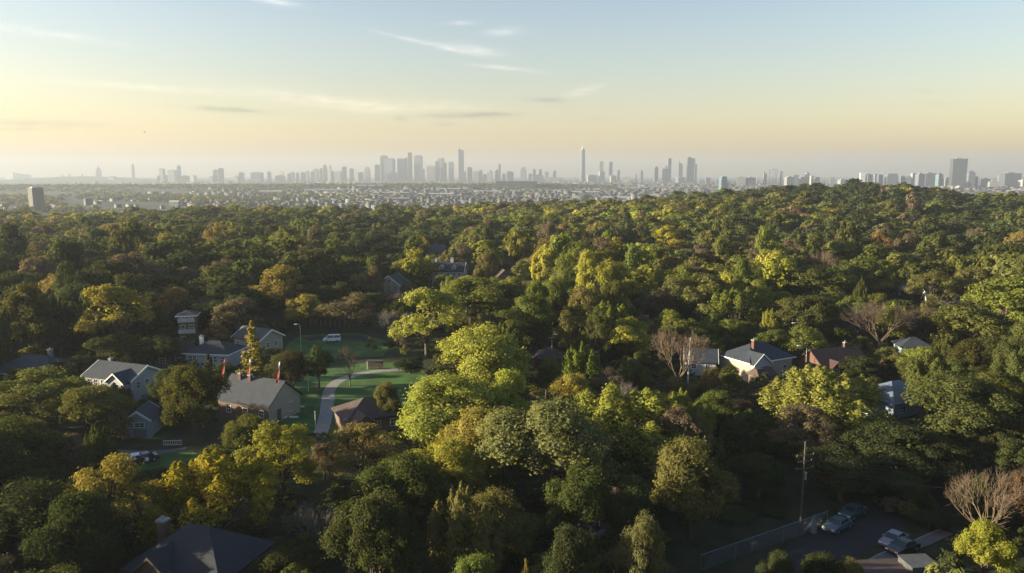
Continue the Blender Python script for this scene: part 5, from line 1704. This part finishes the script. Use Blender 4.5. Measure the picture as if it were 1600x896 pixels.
    # warehouses that show by themselves
    ware = [(668, 720, 3050, "white"), (560, 600, 3250, "white"), (585, 640, 2500, "pale"), (655, 710, 2350, "white"), (700, 745, 2150, "grey"), (742, 790, 2700, "white"), (776, 838, 3300, "dark"), (480, 540, 2900, "pale"), (410, 445, 2700, "white"),
            (268, 284, 1700, "white"), (760, 800, 4200, "white"), (880, 935, 2600, "white"), (940, 1000, 2000, "white"), (960, 1010, 3300, "pale"), (1010, 1060, 3600, "pale"), (1150, 1185, 1900, "white"), (1165, 1210, 2300, "pale"), (1395, 1430, 2300, "white"), (1480, 1530, 1900, "pale"), (1530, 1590, 2300, "grey"), (840, 880, 2900, "grey"), (608, 640, 1900, "pale")]
    wm = {"white": mat("warehouse_white", (.30, .30, .31), .7, .08, .05), "pale": mat("warehouse_pale", (.22, .215, .21), .7, .1, .05), "grey": mat("warehouse_grey", (.12, .125, .135), .7, .1, .05), "dark": mat("warehouse_dark", (.05, .055, .065), .8, .1, .05)}
    for k, (x0, x1, D, c) in enumerate(ware):
        w = (x1 - x0) / F * D
        cx = ((x0 + x1) / 2 - CX) / F * D
        gz = float(ground_z(cx, D))
        hh = 9.0 if c != "dark" else 26.0
        root = thing("warehouse", None, "warehouse", (cx, D, gz), R(rng.uniform(-12, 12)))
        MB().box(-w / 2, w / 2, -w * .22, w * .22, -3, hh).build("wall", wm["grey" if c != "dark" else "dark"], root)
        MB().prism([(-w * .225, hh + .02), (w * .225, hh + .02), (0, hh + 3.0)], -w / 2 - .5, w / 2 + .5, axis="x").build("roof", wm[c], root)
        best = min(named, key=lambda n: abs(n[1] - (x0 + x1) / 2))
        ref = short_name(best[2])
        nth = sum(1 for q in ware[:k] if min(named, key=lambda n: abs(n[1] - (q[0] + q[1]) / 2))[0] == best[0])
        root["label"] = ("long low " if k % 2 else "wide ") + {"white": "white", "pale": "cream", "grey": "grey", "dark": "very dark"}[c] + " roofed shed in the plain below the " + ref + (", nearer one" if nth else "")
    # the town: thousands of small roofs in the plain
    VV, QQ, TT = [], [], []
    base = 0
    cube = np.array([(-1, -1, 0), (1, -1, 0), (1, 1, 0), (-1, 1, 0), (-1, -1, 1), (1, -1, 1), (1, 1, 1), (-1, 1, 1)], float)
    fc = np.array([(4, 5, 6, 7), (0, 1, 5, 4), (1, 2, 6, 5), (2, 3, 7, 6), (3, 0, 4, 7)])
    n = 0
    while n < 11000:
        y = 1500 * (4.6 ** rng.uniform())
        px = rng.uniform(-40, 1660)
        x = (px - CX) / F * y
        dens = 1.0 if px > 520 else .03 + .5 * max(0, (px - 250) / 270)
        if 3150 < y < 3750 and px < 900:
            continue
        if rng.uniform() > dens:
            continue
        n += 1
        k = min(1.25, max(.55, y / 2600.0))
        w, d = rng.uniform(5, 12) * k, rng.uniform(4, 8) * k
        if rng.uniform() < .10:
            w *= 2.4; d *= 1.6
        h = rng.uniform(4, 10) * (1.8 if rng.uniform() < .07 else 1)
        a = R(15) * math.sin(px * .02) + (math.pi / 2 if rng.uniform() < .4 else 0)
        ca, sa = math.cos(a), math.sin(a)
        V = cube * np.array([w, d, h])
        V = np.stack([V[:, 0] * ca - V[:, 1] * sa + x, V[:, 0] * sa + V[:, 1] * ca + y, V[:, 2] + float(ground_z(x, y)) - .5], 1)
        u = rng.uniform()
        tc = np.array([.050, .055, .066]) * rng.uniform(.6, 1.4) if u < .82 else (np.array([.115, .12, .13]) * rng.uniform(.6, 1.5) if u < .90 else np.array([.085, .068, .06]) * rng.uniform(.7, 1.3))
        VV.append(V.astype(np.float32)); QQ.append((fc + base).astype(np.int32)); TT.append(np.tile(tc.astype(np.float32), (8, 1))); base += 8
    m, t = nt_new("town_roofs")
    N, L = t.nodes, t.links
    out = N.new("ShaderNodeOutputMaterial"); b = N.new("ShaderNodeBsdfPrincipled"); b.inputs["Roughness"].default_value = .7
    at = N.new("ShaderNodeAttribute"); at.attribute_name = "tint"
    L.new(at.outputs["Color"], b.inputs["Base Color"]); L.new(b.outputs[0], out.inputs[0])
    me = np_mesh("town", np.concatenate(VV), np.concatenate(QQ), m, tint=np.concatenate(TT))
    tag(link("town", me), "sprawling town of countless small roofs filling the hazy plain", "town", kind="stuff")


# ------------------------------------------------------------------ sky, sun, air
CLOUDS = [  # px, py, half width, half height, tilt (deg), bright (+) or shaded (-) weight
    (662, 67, 66, 2.4, -12.5, .36), (690, 72, 45, 5, -12, .2), (790, 107, 46, 3, -6, .45), (786, 49, 24, 6, 4, .4), (745, 78, 34, 7, -8, .35), (722, 36, 22, 3, 2, .45),
    (430, 3, 30, 5, -8, .5), (500, 158, 120, 9, -8, .30), (640, 165, 120, 10, -2, .22), (912, 142, 28, 6, 14, .28), (60, 50, 110, 6, -8, .25),
    (358, 172, 52, 4.2, -4, -1.0), (722, 181, 54, 4, 0, -1.0), (775, 178, 34, 3, 0, -.55), (853, 156, 27, 4, -3, -.7), (626, 185, 10, 4, -10, -.5), (695, 195, 20, 3, 0, -.35),
    (60, 193, 95, 5, -2, -.8), (25, 202, 70, 3, 0, -.7), (70, 240, 120, 7, -3, -.2), (1450, 143, 28, 3, 0, -.25), (1470, 163, 22, 3, 0, -.25), (932, 185, 14, 3, 0, -.25), (250, 138, 160, 5, -4, .2),
]


def build_world():
    w = bpy.data.worlds.new("World")
    SC.world = w
    w.use_nodes = True
    t = w.node_tree
    N, L = t.nodes, t.links
    N.clear()
    out = N.new("ShaderNodeOutputWorld"); bg = N.new("ShaderNodeBackground")
    sky = N.new("ShaderNodeTexSky"); sky.sky_type = "NISHITA"; sky.sun_disc = False
    sky.sun_elevation = SUN_EL; sky.sun_rotation = SUN_AZ
    sky.altitude = 50; sky.air_density = AIR; sky.dust_density = DUST; sky.ozone_density = OZONE
    bg.inputs["Strength"].default_value = SKY
    tc = N.new("ShaderNodeTexCoord")
    sx = N.new("ShaderNodeSeparateXYZ"); L.new(tc.outputs["Generated"], sx.inputs[0])

    def mth(op, a, b=None, c=None):
        n = N.new("ShaderNodeMath"); n.operation = op
        for i, v in enumerate((a, b, c)):
            if v is None:
                continue
            if isinstance(v, (int, float)):
                n.inputs[i].default_value = v
            else:
                L.new(v, n.inputs[i])
        return n.outputs[0]
    yy = mth("MAXIMUM", sx.outputs["Y"], 0.02)
    u = mth("DIVIDE", sx.outputs["X"], yy); v = mth("DIVIDE", sx.outputs["Z"], yy)
    cb = N.new("ShaderNodeCombineXYZ"); L.new(u, cb.inputs["X"]); L.new(mth("MULTIPLY", v, 5.0), cb.inputs["Y"])
    nz = N.new("ShaderNodeTexNoise"); nz.inputs["Scale"].default_value = 9; nz.inputs["Detail"].default_value = 9; nz.inputs["Roughness"].default_value = .62
    L.new(cb.outputs[0], nz.inputs["Vector"])
    n2 = N.new("ShaderNodeTexNoise"); n2.inputs["Scale"].default_value = 42; n2.inputs["Detail"].default_value = 7; n2.inputs["Roughness"].default_value = .6
    L.new(cb.outputs[0], n2.inputs["Vector"])
    fib = mth("ADD", mth("MULTIPLY", mth("SUBTRACT", nz.outputs["Fac"], .5), 3.6), mth("MULTIPLY", mth("SUBTRACT", n2.outputs["Fac"], .5), 3.2))
    acc = {1: None, -1: None}
    for (px, py, hw, hh, tilt, wt) in CLOUDS:
        d = ray(px, py)
        u0, v0 = d.x / d.y, d.z / d.y
        hwu, hhv = hw / F, hh / F
        c, s = math.cos(R(tilt)), math.sin(R(tilt))
        du = mth("SUBTRACT", u, u0); dv = mth("SUBTRACT", v, v0)
        a = mth("ADD", mth("MULTIPLY", du, c / hwu), mth("MULTIPLY", dv, s / hwu))
        b = mth("ADD", mth("MULTIPLY", du, -s / hhv), mth("MULTIPLY", dv, c / hhv))
        r2 = mth("ADD", mth("MULTIPLY", a, a), mth("MULTIPLY", b, b))
        e = mth("POWER", 2.718, mth("MULTIPLY", r2, -1.0))
        k = mth("MULTIPLY", e, abs(wt))
        sg = 1 if wt > 0 else -1
        acc[sg] = k if acc[sg] is None else mth("ADD", acc[sg], k)
    def soft(x):
        sh = mth("ADD", 1.0, fib)
        n = N.new("ShaderNodeClamp"); L.new(mth("MULTIPLY", x, sh), n.inputs[0])
        return n.outputs[0]
    br, dk = soft(acc[1]), soft(acc[-1])
    m1 = N.new("ShaderNodeMix"); m1.data_type = "RGBA"; m1.blend_type = "MIX"
    L.new(mth("MULTIPLY", br, .8), m1.inputs["Factor"]); L.new(sky.outputs[0], m1.inputs["A"])
    sc = N.new("ShaderNodeVectorMath"); sc.operation = "MULTIPLY_ADD"; sc.inputs[1].default_value = (1.12, 1.08, 1.02); sc.inputs[2].default_value = CLOUD_ADD
    L.new(sky.outputs[0], sc.inputs[0]); L.new(sc.outputs[0], m1.inputs["B"])
    m2 = N.new("ShaderNodeMix"); m2.data_type = "RGBA"
    L.new(mth("MULTIPLY", dk, .8), m2.inputs["Factor"]); L.new(m1.outputs["Result"], m2.inputs["A"])
    s2 = N.new("ShaderNodeVectorMath"); s2.operation = "MULTIPLY"; s2.inputs[1].default_value = (.58, .61, .70)
    L.new(sky.outputs[0], s2.inputs[0]); L.new(s2.outputs[0], m2.inputs["B"])
    wb = N.new("ShaderNodeVectorMath"); wb.operation = "MULTIPLY"; wb.inputs[1].default_value = SKY_WB
    hs = N.new("ShaderNodeHueSaturation"); hs.inputs["Saturation"].default_value = 1.22
    L.new(m2.outputs["Result"], hs.inputs["Color"]); L.new(hs.outputs[0], wb.inputs[0])
    L.new(wb.outputs[0], bg.inputs["Color"])
    L.new(bg.outputs[0], out.inputs[0])

    s = Vector((math.sin(SUN_AZ) * math.cos(SUN_EL), math.cos(SUN_AZ) * math.cos(SUN_EL), math.sin(SUN_EL)))
    ld = bpy.data.lights.new("sun", "SUN"); ld.energy = SUN; ld.angle = R(.6); ld.color = SUN_COL
    lo = bpy.data.objects.new("sun", ld); COL.objects.link(lo)
    lo.rotation_euler = (-s).to_track_quat("-Z", "Y").to_euler()
    lo.location = (-200, 60, 200)
    # the air
    m, t = nt_new("haze_air")
    o = t.nodes.new("ShaderNodeOutputMaterial"); pv = t.nodes.new("ShaderNodeVolumePrincipled")
    pv.inputs["Color"].default_value = HAZE_COL; pv.inputs["Density"].default_value = HAZE; pv.inputs["Anisotropy"].default_value = HAZE_G
    t.links.new(pv.outputs[0], o.inputs["Volume"])
    hz = MB().box(-15900, 15900, -1700, 15900, -29, 325).build("haze", m)
    tag(hz, "pale evening haze over the woods, the plain and the city", "haze", kind="stuff")


def build_camera():
    cd = bpy.data.cameras.new("camera")
    cd.sensor_width = 36.0
    cd.lens = 36.0 * F / 1600.0
    cd.clip_start = .5; cd.clip_end = 80000
    co = bpy.data.objects.new("camera", cd); COL.objects.link(co)
    co.location = (0, 0, H)
    co.rotation_euler = (math.pi / 2 - PITCH, 0, 0)
    SC.camera = co


# ------------------------------------------------------------------ labels of the trees
def label_trees():
    ORD = ["", "second ", "third ", "fourth ", "fifth ", "sixth ", "seventh ", "eighth ", "ninth ", "tenth ", "eleventh ", "twelfth "]
    far = [(c[0] + c[1], c[6]) for c in CITY if c[6]]
    land = [l for l in LAND]
    land += [(560, 585, 160, "the curved lawn path"), (519, 530, 200, "the parked white van"), (1251, 760, 96, "the utility pole"), (1340, 820, 95, "the fence-side parked cars"), (1250, 545, 165, "the twin street lamps"),
             (1043, 375, 425, "the lone bright yellow tree"), (172, 500, 184, "the tall golden tree"), (665, 500, 183, "the large limbed tree"), (1380, 520, 187, "the large brown leafless tree"), (1290, 630, 127, "the sunlit plume tree"), (858, 700, 98, "the speckled pale green tree")]
    groups = {}
    for t in TREES:
        ux, uy = project(t["x"], t["y"], t["z"] + t["h"] * .6)
        t["px"], t["py"] = ux, uy
        if t["label"]:
            t["o"]["label"] = t["label"]
            continue
        best = min(land, key=lambda l: (l[0] - ux) ** 2 + ((l[1] - uy) * 1.6) ** 2)
        dy = t["y"] - best[2]
        dx = ux - best[0]
        if dy < -9:
            rel = "in front of"
        elif dy > 9:
            rel = "behind"
        else:
            rel = "beside"
        adj = "tall" if t["h"] > 13.5 else "low" if t["h"] < 8.5 else ""
        cname = "bare brown" if t["kind"] == "bare" else t["tint"]
        sname = "" if t["kind"] == "bare" else SHAPE[t["kind"]] + " "
        noun = "pine" if t["kind"] == "pine" else "leafless tree" if t["kind"] == "bare" else "tree"
        base = " ".join(f"{adj} {cname} {sname}{noun}".split())
        groups.setdefault((base, rel, best[3]), []).append(((dx ** 2 + (1.6 * (uy - best[1])) ** 2) ** .5, t))
    for (base, rel, ph), L_ in groups.items():
        L_.sort(key=lambda q: q[0])
        for k, (_, t) in enumerate(L_):
            if len(L_) == 1:
                lab = f"{base} {rel} {ph}"
            elif k == 0:
                lab = f"nearest {base} {rel} {ph}"
            else:
                lab = f"{ORD[min(k, 11)]}nearest {base} {rel} {ph}"
            t["o"]["label"] = lab


# ------------------------------------------------------------------ settings and order
AIR, DUST, OZONE, SKY = 1.25, 1.1, 1.4, 0.054
SUN, SUN_COL = 5.0, (1.0, .85, .57)
HAZE, HAZE_COL, HAZE_G = 1.3e-4, (.41, .465, .56, 1), 0.2
CLOUD_ADD = (2.2, 2.0, 1.75)
SKY_WB = (1.085, .95, 1.03)
EXPOSURE = 2.08

make_ground()
build_prototypes()
build_camera()
build_houses()
build_street()
plant_hero()
plant_fill()
build_forest()
build_undergrowth()
build_plain_woods()
build_city()
label_trees()
build_world()

if False: print("TREES", len(TREES), "FOREST", len(FOREST))
SC.view_settings.view_transform = "Standard"
SC.view_settings.look = "None"
SC.view_settings.exposure = EXPOSURE
SC.view_settings.gamma = 1.0
SC.view_settings.use_curve_mapping = False
SC.render.engine = "CYCLES"
cy = SC.cycles
cy.use_denoising = True
cy.max_bounces = 6
cy.diffuse_bounces = 3
cy.glossy_bounces = 2
cy.transmission_bounces = 3
cy.volume_bounces = 1
cy.transparent_max_bounces = 4
cy.use_adaptive_sampling = False
